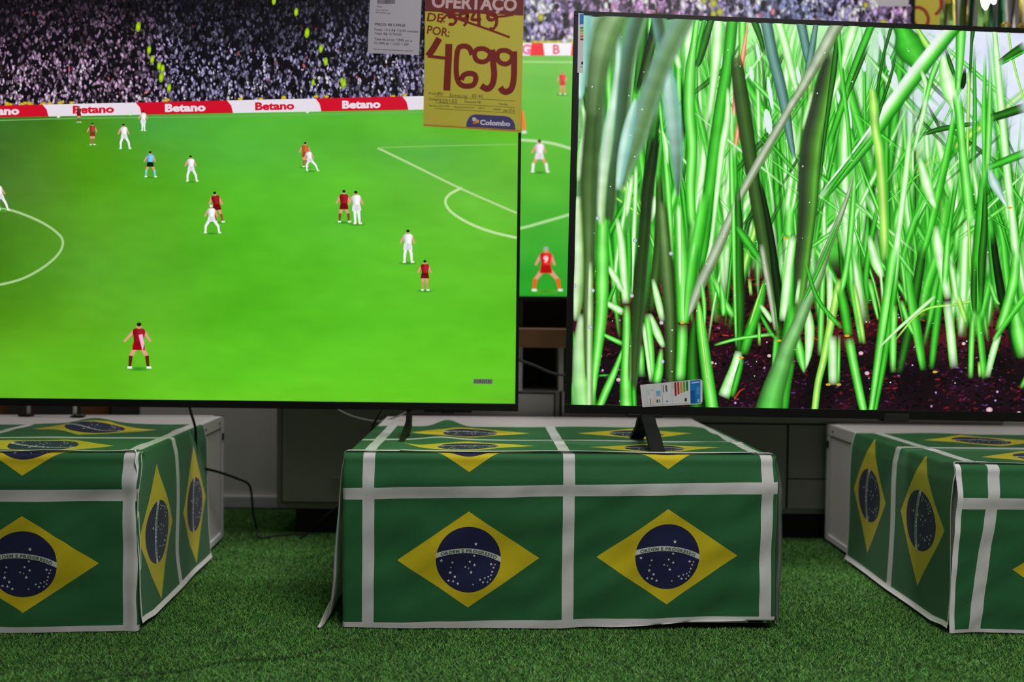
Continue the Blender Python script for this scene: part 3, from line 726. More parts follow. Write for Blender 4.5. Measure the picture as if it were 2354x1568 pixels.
# players
player(A, 182, 244, 282, (110, 20, 30), REDs, (100, 90, 50), spread=.05)
player(A, 213, 282, 334, (150, 60, 40), (140, 50, 30), (140, 110, 60), spread=.06)
player(A, 286, 284, 343, WHT, WHT, WHT, lean=-.06, spread=.16)
player(A, 330, 254, 302, WHT, WHT, WHT, spread=.05)
player(A, 346, 347, 408, BLU, (10, 25, 20), (120, 200, 220), spread=.16)
player(A, 440, 357, 418, WHT, WHT, WHT, lean=-.05, spread=.16)
player(A, 702, 326, 385, (190, 90, 40), (170, 70, 40), (150, 90, 50), spread=.05)
player(A, 713, 343, 394, WHT, WHT, WHT, lean=-.2, spread=.22, hair=(190, 110, 70))
player(A, 499, 440, 512, REDp, REDs, (160, 60, 40), lean=-.15, spread=.1)
player(A, 487, 470, 537, WHT, WHT, WHT, lean=-.02, spread=.22, hair=(230, 230, 230))
player(A, 791, 436, 512, REDp, REDs, (120, 60, 30), spread=.13)
player(A, 820, 438, 516, WHT, WHT, WHT, spread=.06, lean=-.05)
player(A, 938, 527, 605, WHT, WHT, WHT, spread=.1)
player(A, 977, 597, 669, (160, 20, 30), (110, 8, 14), (190, 140, 100), spread=.07)
player(A, 2, 420, 484, WHT, WHT, WHT, lean=-.25, spread=.14)
player(A, 320, 740, 848, REDp, (160, 0, 12), (80, 25, 10), lean=.02, spread=.18, arm=.2)
A.poly([(320, 770), (329, 768), (333, 790), (329, 808)], (240, 180, 215))
A.trim(blL, exL, ezL, (.007, .019), (WL_-.007, HL_-.007)); A.build('screen', M_screen, tvL)

# rear set
nB = -eyB; A = Art(blB+nB*.0004, nB, 1.0e-5)
def pitchB(x, y):
    t = min(max((y-128)/(680-128), 0), 1); n = nz2(x, y*2, 13, .01)*12
    c = np.array((125, 200, 85))*(1-t)+np.array((38, 160, 38))*t
    m_ = math.exp(-((t-.45)/.3)**2); c = c*(1-.6*m_)+np.array((92, 190, 40))*.6*m_
    return c+np.array((n, n, n*.5))
A.grid(np.linspace(760, 2095, 50), np.linspace(122, 692, 30), pitchB)
A.grid(np.linspace(760, 2095, 14), np.linspace(-100, 128, 8), lambda x, y: np.array((28, 22, 40)))
def hueB(x, y):
    t = .5+.5*math.sin(x*.009+1.0); return np.array((.92, .70, .95))*t+np.array((.72, .74, .98))*(1-t)
crowd(A, 772, 2090, lambda x: -95, lambda x: 100, 8000, lambda x, y: 1.15+.6*nz2(x, y, 21, .02), 5, hueB, 1.8, .6)
for (x, y, s_) in ((1243, 40, 8), (1640, 8, 9), (1655, 28, 8), (1640, 32, 7), (1990, 12, 6), (2030, 52, 7), (1618, 3, 6)): A.layer += 1; A.fan(x, y, s_, s_*1.2, (200, 205, 40), (130, 130, 40), 8)
for k in range(12): x = random.uniform(1200, 1320); A.layer += 1; A.fan(x, 97, 10, 4, (225, 215, 60), (150, 150, 60), 7)
A.poly([(772, 99), (2085, 99), (2085, 128), (772, 128)], (245, 240, 245))
A.poly([(1222, 99), (1248, 99), (1252, 128), (1218, 128)], (238, 50, 55)); A.poly([(1315, 99), (1420, 99), (1424, 128), (1312, 128)], (238, 50, 55))
A.text('G', 1199, 124, 30, (225, 120, 160), bold=.05); A.text('B', 1271, 124, 30, (230, 90, 110), bold=.03)
A.line([(1190, 142), (1400, 144), (2080, 150)], 5, (160, 215, 125), 3)
A.line([(1150, 322), (1200, 322), (1260, 328), (1310, 341), (1380, 365)], 6, (190, 225, 165)); A.line([(1150, 530), (1200, 524), (1255, 509), (1310, 493), (1380, 470)], 6, (175, 225, 150))
player(A, 1293, 164, 218, (225, 55, 60), (225, 60, 50), (235, 130, 90), spread=.08, hair=(220, 110, 100))
player(A, 1240, 320, 397, (245, 225, 240), (240, 230, 240), (245, 235, 245), spread=.2)
player(A, 1255, 566, 670, (225, 30, 35), (195, 10, 15), (240, 80, 30), spread=.26, number=9, hair=(170, 170, 170))
A.strip([(1200, 255, 8), (1203, 285, 9), (1206, 300, 6)], [(240, 110, 40), (250, 130, 60)]); A.layer += 1; A.fan(1205, 304, 7, 4, (240, 235, 230), (200, 220, 190), 8)
A.trim(blB, exB, ezB, (.008, .0155), (WB_-.008, HB_-.008)); A.build('screen', M_screen, tvB)

# right set
nR = -eyR; A = Art(BLr+nR*.0003, nR, 0.5e-5)
xs = [1300, 1345, 1420, 1520, 1640, 1760, 1900, 2020, 2150, 2300, 2940]; ys = [30, 150, 260, 360, 470, 580, 640]
SK = (225, 232, 250)
tab = [[(185,215,215),(175,215,200),(120,170,100),(90,170,120),(200,245,200),(190,250,170),(200,250,190),(190,240,190),SK,SK,SK],
 [(160,200,190),(150,190,150),(90,150,70),(70,150,70),(150,240,120),(150,235,130),(170,235,160),(200,235,215),SK,SK,SK],
 [(120,200,120),(120,170,110),(80,140,80),(90,170,90),(120,230,100),(150,235,140),(150,235,130),(185,238,195),SK,SK,SK],
 [(170,225,150),(100,150,90),(80,140,60),(80,170,60),(110,230,90),(110,220,90),(120,225,100),(150,235,130),(180,228,180),(215,232,235),SK],
 [(110,180,100),(90,150,80),(80,170,70),(60,150,40),(80,210,60),(70,200,55),(95,215,75),(90,210,70),(75,200,50),(90,200,70),(110,210,90)],
 [(110,170,100),(100,160,90),(70,170,60),(60,150,50),(50,150,40),(60,160,45),(70,190,55),(70,190,50),(60,170,40),(60,160,45),(70,170,50)],
 [(110,170,100),(60,60,40),(50,10,20),(50,60,30),(50,10,20),(50,10,20),(45,40,25),(50,30,25),(45,25,30),(50,50,30),(45,20,30)]]
kr = keyed(xs, ys, tab)
def bgR(x, y):
    if y < 640:
        n = nz2(x, y, 31, .02)*34+nz2(x, y, 33, .06)*20; c = kr(x, y); k = 1-.75*(c.min()/255)**2
        c = c+np.array((n*.7, n, n*.6))*k
    else: c = kr(x, 640)
    e = sst(590, 650, y+18*nz2(x, y, 41, .02))
    soil = np.array((62, 12, 24))*(1-sst(760, 850, y))+np.array((24, 8, 17))*sst(760, 850, y)
    soil = soil*(1+.9*nz2(x, y, 51, .012))
    return c*(1-e)+soil*e
XR = 1290
A.grid(np.linspace(XR, 2960, 240), np.linspace(20, 1010, 130), bgR)
rg = np.random.default_rng(5)
# soil crumbs
for k in range(9500):
    x = rg.uniform(1340, 2940); y = 610+400*rg.random(); y0s = 640+20*nz2(x, 0, 3, .01)
    if y < y0s: continue
    t = sst(740, 830, y); q = rg.random()
    if q < .42: c = np.array((98, 18, 34))*rg.uniform(.5, 1.5) if t < .5 else np.array((70, 18, 44))*rg.uniform(.4, 1.5)
    elif q < .70: c = np.array((16, 4, 8))*rg.uniform(.3, 1.6)
    elif q < .88: c = np.array((155, 32, 48))*rg.uniform(.4, 1.1)
    elif q < .985: c = np.array((105, 50, 125))*rg.uniform(.4, 1.2) if t > .3 else np.array((100, 20, 50))*rg.uniform(.4, 1)
    else: c = np.array((190, 120, 180))*rg.uniform(.5, 1)
    if t > .5 and nz2(x, y*1.6, 61, .014) < -.08: c = c*.35
    w_ = rg.uniform(1.4, 6.0)*(1.35 if y < 760 else .9); A.layer = 3+k % 70; A.fan(x, y, w_*rg.uniform(1, 1.9), w_*.6, c, c*.45, 6, rg.normal()*.5)
A.layer = 75
for k in range(45):
    x, y = rg.uniform(1370, 2340), rg.uniform(650, 935); A.layer += .5; s_ = rg.uniform(1.2, 3.4); A.fan(x, y, s_, s_, (225, 205, 240), (140, 90, 160), 7)
for (x, y, s_) in ((1636, 834, 5), (1422, 873, 6), (1768, 818, 5), (1993, 858, 6), (2274, 942, 8), (2342, 949, 5), (2215, 790, 5), (1979, 812, 6)): A.layer += 1; A.fan(x, y, s_, s_*.8, (245, 225, 230), (190, 130, 150), 8)
for p in ([(1688, 918, 4), (1700, 900, 4), (1712, 893, 2)], [(1660, 770, 3), (1675, 772, 3)], [(1868, 775, 3), (1880, 782, 3)]): A.strip(p, [(150, 25, 15), (215, 60, 35), (140, 20, 15)])
PAL = {
 'B': [(38,150,26),(92,225,64),(178,255,150),(108,232,80),(44,170,34)],
 'B2': [(60,185,45),(120,240,95),(90,220,60),(50,180,36),(30,130,24)],
 'M': [(24,112,18),(58,190,40),(84,214,62),(52,176,36),(22,104,18)],
 'D': [(14,52,10),(36,108,22),(48,138,30),(28,92,16),(8,40,8)],
 'O': [(66,96,44),(104,142,74),(124,160,98),(86,128,56),(44,74,28)],
 'OD': [(38,60,26),(52,84,34),(66,106,42),(48,84,26),(24,50,14)],
 'P': [(120,225,95),(205,252,180),(248,255,240),(200,248,175),(96,215,74)],
 'T': [(58,100,82),(98,150,138),(122,165,158),(84,132,124),(40,86,70)],
 'K': [(8,26,8),(14,38,10),(22,54,14),(10,30,8),(6,20,6)],
 'R': [(225,110,70),(255,165,130),(255,205,180),(250,140,105),(225,90,60)],
 'W': [(150,205,190),(205,232,226),(232,246,244),(180,222,212),(120,180,160)],
 'G': [(128,146,112),(176,194,164),(196,212,186),(138,158,112),(96,120,76)],
 'V': [(46,70,36),(46,58,40),(58,84,44),(70,124,42),(98,172,56),(28,90,20)],
 'Y': [(110,205,60),(170,235,90),(225,250,150),(140,225,80),(70,185,45)],
 'S': [(235,250,235),(240,250,245),(200,250,180),(110,225,85),(52,180,36),(20,110,18)]}
# random blades far behind
for k in range(400):
    x = rg.uniform(1330, 2940) if k % 4 == 0 else rg.uniform(1560, 2360); yb = rg.uniform(560, 800); top = rg.uniform(40, 420); ln = rg.normal()*70*(1 if rg.random() < .8 else 2.2)
    if x > 2050 and top < 330 and rg.random() < .85: top = rg.uniform(330, 470)
    if k % 3 == 0 and x < 2050: top = rg.uniform(10, 90); yb = rg.uniform(300, 560)
    w_ = 6+22*rg.random()**1.6; p = str(rg.choice(['B', 'B2', 'M', 'P', 'D', 'Y', 'OD'], p=[.20, .22, .19, .26, .06, .05, .02]))
    if yb > 660 and rg.random() < .45: yb = rg.uniform(560, 650)
    A.strip([(x+ln, top, w_*rg.uniform(.2, .8)), (x+ln*.6+rg.normal()*6, top*.6+yb*.4, w_), (x+ln*.2, top*.25+yb*.75, w_), (x, yb, w_*.8)], PAL[p], 3, soft=.35)
    A.layer -= .65
for k in range(60):      # slanting crossing leaves
    x, y = rg.uniform(1640, 2340), rg.uniform(120, 560); l_ = rg.uniform(60, 170); a = rg.uniform(.6, 1.2)*rg.choice([-1, 1]); w_ = rg.uniform(5, 14)
    A.strip([(x-l_*math.cos(a), y-l_*math.sin(a), w_*.3), (x, y, w_), (x+l_*math.cos(a), y+l_*math.sin(a), w_*.6)], PAL[str(rg.choice(['B', 'B2', 'M', 'D', 'P']))], 3, soft=.3)
# blue-white glimpses of sky
for (x, y, a, c) in ((1655, 120, 4, 36), (1640, 100, 3, 30), (1742, 120, 4, 22), (1727, 170, 5, 18), (1770, 215, 5, 40), (1765, 280, 9, 30), (1835, 175, 5, 22), (1985, 150, 5, 16), (1952, 265, 4, 32), (1927, 225, 4, 18), (2025, 95, 6, 26), (2042, 145, 6, 20), (2055, 185, 8, 22)):
    A.layer += 1; A.fan(x, y, a, c, (232, 238, 252), (215, 240, 225), 12, -.15)
BL = [
 ('M', [(2075,72,40),(2090,105,75),(2112,140,50),(2130,175,8)]), ('Y', [(2110,70,10),(2128,100,16),(2150,130,14)]),
 ('P', [(2166,122,6),(2172,160,30),(2182,200,40),(2190,236,24),(2198,262,3)]), ('D', [(2172,110,5),(2185,150,10),(2195,180,6)]),
 ('B', [(2208,76,24),(2206,130,20),(2203,180,16),(2201,210,14)]), ('K', [(2218,150,3),(2214,190,12),(2209,208,4)]),
 ('D', [(2235,76,10),(2232,110,7),(2226,240,5)]), ('Y', [(2227,160,7),(2225,260,8),(2222,420,6),(2228,560,6),(2232,680,5)]),
 ('M', [(2238,100,6),(2240,260,10),(2236,400,12)]), ('B2', [(2264,120,5),(2262,250,12),(2264,360,14),(2262,480,10)]),
 ('B', [(2276,150,6),(2272,300,16),(2268,400,13)]), ('P', [(2286,78,12),(2292,150,16),(2300,240,18),(2308,330,18),(2318,430,18),(2325,480,18)]),
 ('Y', [(2318,78,5),(2326,130,6),(2344,200,5),(2356,240,5)]),
 ('D', [(2296,146,14),(2325,125,18),(2358,104,22)]), ('M', [(2296,150,6),(2330,132,7),(2360,116,6)]), ('D', [(2276,272,18),(2310,262,20),(2358,246,22)]), ('D', [(2118,312,5),(2150,300,12),(2200,290,12),(2240,285,8)]),
 ('M', [(2268,387,14),(2310,370,18),(2360,350,20)]), ('W', [(2274,390,8),(2284,420,22),(2300,450,14),(2314,476,4)]),
 ('S', [(2184,72,34),(2120,152,36),(2062,228,36),(2012,300,32),(1975,350,28),(1930,405,24),(1885,462,18)]), ('M', [(2008,300,14),(1950,375,10),(1888,455,14)]),
 ('D', [(2046,70,8),(2030,130,7),(2018,200,7),(2012,260,6)]), ('D', [(2060,120,5),(2046,180,7),(2026,240,8),(2008,300,8)]),
 ('Y', [(2003,200,14),(2008,240,22),(2012,300,20),(2022,360,22),(2030,480,22),(2034,600,18)]),
 ('B', [(2198,215,22),(2206,280,20),(2212,350,20),(2222,440,24),(2230,520,24)]),
 ('P', [(2116,160,8),(2128,200,12),(2124,250,12),(2112,300,9),(2100,350,10)]), ('B', [(2156,140,14),(2140,180,12),(2126,240,10)]),
 ('B2', [(2195,250,10),(2180,340,16),(2160,430,18),(2140,520,16),(2120,590,12)]), ('P', [(2112,360,10),(2126,410,24),(2138,450,22),(2150,480,8)]),
 ('P', [(2092,300,12),(2082,400,14),(2072,480,14),(2062,560,16),(2055,640,16),(2048,700,14)]),
 ('B', [(2055,560,22),(2040,680,24),(2022,800,20),(2002,940,12)]), ('M', [(2062,620,12),(2046,740,16),(2030,840,14),(2012,940,9)]), 
 ('B', [(2055,700,16),(2052,780,17),(2052,858,13)]), ('D', [(2122,560,18),(2108,650,22),(2088,760,22),(2066,860,17)]),
 ('M', [(2200,400,12),(2185,500,10),(2165,640,16),(2150,760,18),(2140,850,13)]), ('B2', [(2085,620,16),(2100,720,22),(2112,790,20),(2122,852,14)]),
 ('B', [(2070,690,12),(2086,740,12),(2100,770,8)]), ('P', [(2020,800,5),(2060,760,7),(2110,715,9),(2150,680,9)]), ('Y', [(2055,785,4),(2120,715,5),(2200,700,6),(2240,690,6)]),
 ('P', [(2150,518,14),(2158,580,26),(2168,630,22),(2180,690,18)]), ('B', [(2180,520,10),(2174,600,16),(2170,660,12)]), ('P', [(2176,690,20),(2184,760,20),(2192,848,19)]),
 ('Y', [(2200,680,14),(2212,715,12),(2220,742,7)]), ('M', [(2258,400,14),(2254,520,30),(2250,600,36),(2246,660,34),(2246,722,20)]), ('D', [(2264,420,8),(2262,520,16),(2256,600,18),(2254,700,10)]),
 ('D', [(2240,600,10),(2238,680,14),(2240,724,8)]), ('B', [(2236,724,12),(2232,800,13),(2230,871,12)]), ('B2', [(2248,720,14),(2256,800,15),(2263,872,15)]), ('Y', [(2250,830,8),(2252,868,8)]),
 ('K', [(2280,530,12),(2290,610,18),(2304,690,20),(2322,760,16),(2332,826,12)]), ('B', [(2274,650,12),(2288,690,10),(2298,700,4)]), ('B', [(2330,700,10),(2340,760,34),(2352,824,30)]),
 ('P', [(2318,440,14),(2326,500,18),(2334,580,20)]), ('B', [(2334,580,20),(2330,640,24),(2312,710,22),(2294,765,20)]), ('P', [(2296,765,14),(2282,810,16),(2268,868,12)]), ('B2', [(2390,630,14),(2350,690,14),(2310,745,12),(2282,785,10)]),
 ('B', [(2400,820,10),(2370,850,12),(2345,893,10)]),
 # middle and left
 ('P', [(1650,48,24),(1648,110,26),(1640,190,18),(1628,280,12)]), ('M', [(1683,50,26),(1672,150,26),(1656,250,30),(1644,340,32),(1632,430,30),(1620,520,30),(1608,620,26)]),
 ('B', [(1706,56,18),(1704,130,14),(1700,200,10)]), ('P', [(1672,200,6),(1672,270,16),(1660,340,16),(1648,440,12),(1634,560,9),(1614,640,7)]),
 ('R', [(1718,56,3),(1710,110,9),(1700,170,14),(1692,220,14),(1686,268,9)]), ('R', [(1714,190,3),(1706,240,10),(1696,300,11),(1690,340,10)]), ('P', [(1690,330,16),(1678,400,14),(1668,460,12)]),
 ('M', [(1722,330,14),(1736,420,12),(1746,520,10),(1760,600,9)]),
 ('M', [(1688,330,10),(1690,440,12),(1688,520,12)]), ('B', [(1680,330,9),(1682,430,12),(1684,520,10)]),
 ('T', [(1762,58,26),(1776,130,26),(1794,200,26),(1806,260,22),(1816,320,16),(1826,370,8)]), ('P', [(1790,56,20),(1806,110,20),(1820,170,18),(1834,220,10)]),
 ('D', [(1736,56,16),(1748,90,12),(1758,130,6)]), ('T', [(1842,60,22),(1852,110,20),(1860,160,12),(1860,200,5)]), ('T', [(1874,62,12),(1866,110,16),(1856,165,14),(1854,180,5)]),
 ('P', [(1868,210,10),(1858,260,20),(1848,300,14)]), ('V', [(1916,110,22),(1898,180,40),(1884,250,48),(1868,320,52),(1860,400,52),(1856,480,46),(1848,560,40),(1838,640,40),(1828,710,36),(1820,760,26)]), ('B2', [(1822,600,8),(1816,680,16),(1812,760,24)]),
 ('D', [(1924,90,12),(1915,170,14),(1902,260,10),(1892,340,8),(1884,420,6)]), ('M', [(1996,74,18),(1970,140,18),(1946,210,18),(1926,270,16),(1902,340,14)]), ('D', [(1996,100,10),(1968,170,10),(1950,215,8)]),
 ('B2', [(1928,80,9),(1936,180,10),(1948,280,10),(1956,380,9)]), ('P', [(1956,80,24),(1942,130,14),(1936,160,5)]),
 ('OD', [(1690,120,22),(1700,200,34),(1712,280,36),(1722,350,34),(1734,430,30),(1742,480,30),(1752,540,30),(1766,620,26),(1780,720,18)]), ('K', [(1744,410,8),(1760,480,12),(1774,560,16),(1784,640,20),(1792,700,20),(1794,762,10)]), ('G', [(1750,560,12),(1760,620,14),(1772,690,12),(1782,762,8)]),
 ('B', [(1816,470,20),(1812,530,26),(1818,540,20)]), ('P', [(1822,540,18),(1814,600,20),(1806,680,22),(1800,740,20)]),
 ('G', [(1922,60,30),(1890,120,28),(1862,170,24),(1838,212,20),(1820,240,18),(1792,290,19),(1760,345,20),(1728,402,19),(1700,455,17),(1680,500,20),(1656,556,24),(1634,604,24),(1604,668,22),(1584,724,4)]),
 ('D', [(1695,420,8),(1697,520,20),(1697,620,26),(1700,700,26),(1700,770,20),(1698,812,12)]), ('B', [(1685,460,8),(1686,560,10),(1688,660,8),(1692,800,6)]),
 ('M', [(1758,640,8),(1745,700,22),(1724,760,24),(1708,816,20)]), ('Y', [(1754,650,3),(1738,700,6),(1722,750,4)]), ('P', [(1698,806,16),(1690,845,24),(1676,880,26),(1662,914,26)]), ('M', [(1706,824,10),(1696,862,14),(1682,914,12)]),
 ('M', [(1692,520,14),(1720,560,20),(1748,600,10)]), ('B', [(1640,640,14),(1662,690,16),(1686,730,14)]), ('B', [(1656,650,8),(1662,700,14),(1662,728,8)]), ('P', [(1746,700,8),(1762,722,12),(1774,742,8)]), ('M', [(1746,720,8),(1768,760,10),(1782,778,8)]),
 ('B', [(1640,794,6),(1700,778,8),(1780,768,8)]), ('B', [(1744,740,8),(1745,796,7)]), ('Y', [(1722,640,8),(1726,680,8)]),
 ('B2', [(1786,770,14),(1782,820,14),(1778,900,12)]), ('P', [(1838,640,8),(1830,700,10)]), ('M', [(1822,700,24),(1812,780,34),(1800,840,44),(1784,890,56),(1772,946,68)]), ('B2', [(1818,830,20),(1806,880,24),(1796,944,28)]),
 ('P', [(1850,690,10),(1860,750,22),(1858,810,16),(1850,850,5)]), ('B', [(1830,770,16),(1840,820,20),(1848,858,6)]), ('B', [(1892,590,10),(1888,700,14),(1884,820,12)]),
 ('G>M', [(1963,396,3),(1948,450,9),(1926,510,14),(1902,570,18),(1878,640,26),(1852,700,28),(1832,750,30),(1810,800,36),(1794,850,44),(1778,900,52),(1768,946,62)]), ('M', [(1930,500,5),(1902,570,8),(1872,640,8),(1842,700,5)]), 
 ('P', [(1906,620,14),(1908,700,16),(1906,760,12)]), ('B', [(1964,400,9),(1956,520,14),(1944,620,14),(1926,690,14)]), ('Y', [(1930,640,14),(1918,700,18),(1902,780,17),(1892,830,16),(1880,880,15),(1872,944,15)]), ('P', [(1912,770,20),(1914,830,22),(1914,886,20)]), ('B', [(1928,770,8),(1926,884,8)]),
 ('M', [(1930,660,20),(1942,720,22),(1950,776,20)]), ('B', [(1950,776,22),(1964,850,20),(1984,944,18)]), ('B2', [(1955,640,12),(1970,720,16),(1980,790,12)]), ('Y', [(1962,650,8),(1974,720,12),(1986,792,8)]), ('M', [(1850,600,8),(1880,690,10),(1936,756,12)]),
 ('M', [(2016,480,10),(2000,560,14),(1990,640,14),(1996,700,10)]), ('P', [(1996,540,10),(2012,600,24),(2028,640,12)]), ('B', [(1996,640,16),(2010,700,10),(2018,736,5)]),
 # foreground left
 ('D', [(1334,190,14),(1350,230,18),(1352,300,12)]), ('B', [(1398,80,8),(1396,160,22),(1400,230,14),(1396,290,8)]), ('P', [(1338,240,8),(1346,290,14),(1336,360,20),(1330,420,10)]),
 ('B', [(1468,38,20),(1462,110,14),(1454,180,12),(1448,250,10)]), ('D', [(1480,38,26),(1476,100,22),(1468,160,16),(1460,220,10)]), ('B', [(1494,40,10),(1492,80,10)]), ('K', [(1498,70,10),(1480,150,12),(1462,220,10)]), ('OD', [(1504,90,12),(1488,150,16),(1476,200,12)]),
 ('P', [(1534,80,10),(1554,130,16),(1562,160,12)]), ('K', [(1570,180,10),(1572,260,12),(1568,330,8)]), ('D', [(1512,250,16),(1500,320,24),(1492,400,26),(1486,480,28)]), ('B', [(1515,230,8),(1522,300,8),(1528,360,10),(1534,420,14),(1540,520,14),(1544,600,12)]), ('P', [(1522,300,6),(1530,330,10),(1534,380,8)]),
 ('P', [(1590,36,20),(1582,90,22),(1582,150,16),(1580,190,10)]), ('B', [(1596,90,14),(1586,170,26),(1584,260,26),(1590,340,24),(1586,430,22),(1590,520,22)]), ('D', [(1634,46,16),(1618,100,20),(1606,140,16),(1600,156,6)]), ('M', [(1618,48,10),(1606,100,10),(1600,140,5)]),
 ('B2', [(1622,440,26),(1606,540,30),(1590,620,32)]), ('P', [(1596,560,6),(1590,600,10),(1582,620,5)]),
  ('P', [(1462,380,9),(1460,460,10),(1456,560,10),(1452,640,9),(1450,682,8)]), ('P', [(1454,400,8),(1446,450,14),(1440,500,8)]),
 ('P', [(1504,450,8),(1502,480,14),(1496,512,8)]), ('M', [(1444,520,12),(1446,600,14),(1444,700,14)]), ('P', [(1418,500,10),(1428,560,18),(1434,640,18),(1438,700,16)]),
 ('OD', [(1514,400,12),(1516,480,18),(1514,560,22),(1506,640,22),(1496,720,14)]), 
 ('B', [(1558,470,16),(1562,540,26),(1568,640,34),(1570,720,30),(1568,744,24)]), ('B', [(1568,744,24),(1566,810,26),(1560,878,28)]), ('P', [(1560,470,12),(1562,560,10),(1564,660,8)]), ('B2', [(1598,560,22),(1586,660,24),(1578,740,14)]),
 ('G', [(1634,604,24),(1612,650,24),(1592,700,18),(1582,730,3)]), ('D', [(1596,730,10),(1592,790,22),(1592,860,30),(1600,930,34)]), ('B', [(1604,690,8),(1612,760,22),(1624,850,26),(1636,936,28)]), ('Y', [(1606,700,6),(1616,800,5),(1628,900,5)]), ('B', [(1612,650,10),(1618,700,10),(1619,752,5)]),
 ('P', [(1500,640,8),(1512,690,16),(1524,740,14)]), ('P', [(1492,720,10),(1510,765,18),(1526,800,10)]), ('B', [(1486,720,16),(1494,800,18),(1500,872,12)]), ('P', [(1478,740,10),(1486,800,10),(1496,880,8)]), ('B', [(1520,800,8),(1514,850,20),(1508,882,20)]), ('B', [(1472,790,14),(1474,868,18)]),
 ('P', [(1396,610,8),(1414,640,16),(1432,672,12)]), ('M', [(1416,648,8),(1404,680,10),(1396,696,8)]), ('P', [(1382,692,10),(1408,704,15),(1434,720,16)]), ('B', [(1374,762,6),(1400,776,10),(1434,792,12)]), ('B', [(1432,800,6),(1414,850,14),(1392,900,18),(1376,940,16)]), ('M', [(1374,864,6),(1400,862,6)]),
 ('B', [(1440,700,16),(1440,780,20),(1438,860,24),(1440,935,30)]), ('O', [(1454,760,14),(1452,840,16),(1450,880,10)]), ('M', [(1456,870,10),(1458,936,12)]),
 ('B', [(1386,488,24),(1384,560,30),(1384,640,30),(1382,720,28),(1374,800,22),(1366,870,16),(1362,930,10)]),
 
 ('P', [(1332,450,20),(1334,520,26),(1334,600,26),(1330,660,24),(1324,720,12)]), ('M', [(1318,760,6),(1324,840,14),(1322,900,20),(1318,930,16)]), ('D', [(1318,790,4),(1326,830,10),(1330,870,8)]),
 ('M', [(1314,880,6),(1322,920,20),(1330,938,24)]),
]
def run_out(pts):
    # stems that leave the picture go on past the edge of the panel
    p = [tuple(q) for q in pts]
    if p[0][1] < 96 and len(p) > 1:
        d = math.hypot(p[1][0]-p[0][0], p[1][1]-p[0][1]); k = 60/d; p.insert(0, (p[0][0]+(p[0][0]-p[1][0])*k, p[0][1]+(p[0][1]-p[1][1])*k, p[0][2]))
    if p[-1][1] > 925:
        d = math.hypot(p[-1][0]-p[-2][0], p[-1][1]-p[-2][1]); k = 50/d; p.append((p[-1][0]+(p[-1][0]-p[-2][0])*k, p[-1][1]+(p[-1][1]-p[-2][1])*k, p[-1][2]))
    return p
for pk, pts in [(a_, run_out(b_)) for a_, b_ in BL]: A.strip(pts, PAL[pk[0]] if pk[0] in PAL and len(pk) == 3 and pk[1] == '>' else PAL[pk], 6, jit=.25, soft=.12, pal2=PAL[pk[2]] if len(pk) == 3 and pk[1] == '>' else None)
LG = [(110,150,90),(150,190,130),(165,205,145),(120,165,90),(90,140,70)]; DK = [(44,74,30),(52,84,34),(60,92,40),(46,80,28),(70,100,60)]
GT = [(120,160,140),(118,160,122),(104,146,96),(92,134,74),(110,150,110)]; TE = [(96,150,130),(80,120,100),(60,92,66),(60,96,60),(110,160,110)]
WT = [(170,225,205),(205,238,225),(190,232,220),(150,210,180),(130,190,190)]; GW = [(190,225,170),(215,240,200),(190,225,165),(140,190,100),(110,160,80)]
SOFT = [(WT, None, [(1336,30,46),(1336,110,42),(1334,180,30),(1334,230,10)]), (WT, GW, [(1418,60,12),(1424,150,20),(1414,240,28),(1404,300,34),(1394,380,40),(1386,440,34),(1382,520,12)]),
 (TE, TE, [(1512,34,34),(1522,90,34),(1528,140,26),(1532,190,10)]), (TE, DK, [(1470,30,44),(1452,100,38),(1440,170,34),(1432,250,32),(1422,330,26),(1410,400,24),(1404,470,24),(1400,510,18)]),
 (WT, TE, [(1534,150,14),(1540,210,34),(1548,280,36),(1554,340,30),(1557,400,20),(1558,456,5)]), (GT, GT, [(1584,20,50),(1548,90,48),(1520,150,46),(1498,210,46),(1478,270,48),(1462,320,46),(1440,380,34),(1424,440,14)]),
 (WT, WT, [(1462,225,10),(1446,290,24),(1432,360,24),(1420,440,12)]),
 (PAL['K'], DK, [(1508,310,18),(1498,380,26),(1488,440,28),(1482,520,30),(1474,620,30),(1468,700,30),(1464,760,26),(1460,830,20),(1456,900,10)]),
 (PAL['O'], PAL['OD'], [(1520,460,22),(1528,560,28),(1534,640,32),(1540,720,28),(1542,800,26),(1541,892,22)]),
 (GW, GW, [(1330,450,14),(1332,520,30),(1334,600,32),(1330,660,30),(1324,740,12)]),
 (GW, PAL['B'], [(1340,720,18),(1336,800,34),(1338,880,44),(1344,945,54)]),
 (LG, DK, [(1425,20,50),(1398,70,66),(1380,130,56),(1370,200,46),(1364,280,40),(1358,360,38)]), (DK, PAL['O'], [(1364,260,34),(1358,340,40),(1354,420,44),(1354,500,34),(1354,600,26),(1352,700,24),(1352,800,20),(1352,880,12)]),
 (GW, GW, [(1358,600,8),(1357,700,12),(1356,800,12),(1356,940,12)])]
for p1, p2, pts in [(a_, b_, run_out(c_)) for a_, b_, c_ in SOFT]: A.strip(pts, p1, 8, jit=.2, pal2=p2, soft=True)
for k in range(130):       # dew on the stems
    x, y = rg.uniform(1330, 2340), rg.uniform(80, 900); A.layer += .2; s_ = rg.uniform(.8, 2.2); A.fan(x, y, s_, s_, (245, 250, 255), (170, 220, 170), 6)
for (x, y) in ((1356, 752), (1362, 668), (1374, 502), (1320, 657), (1459, 553), (1542, 583), (1452, 680), (1520, 742), (1522, 831)): A.layer += 1; A.fan(x, y, 5, 5, (215, 225, 240), (150, 170, 170), 8)
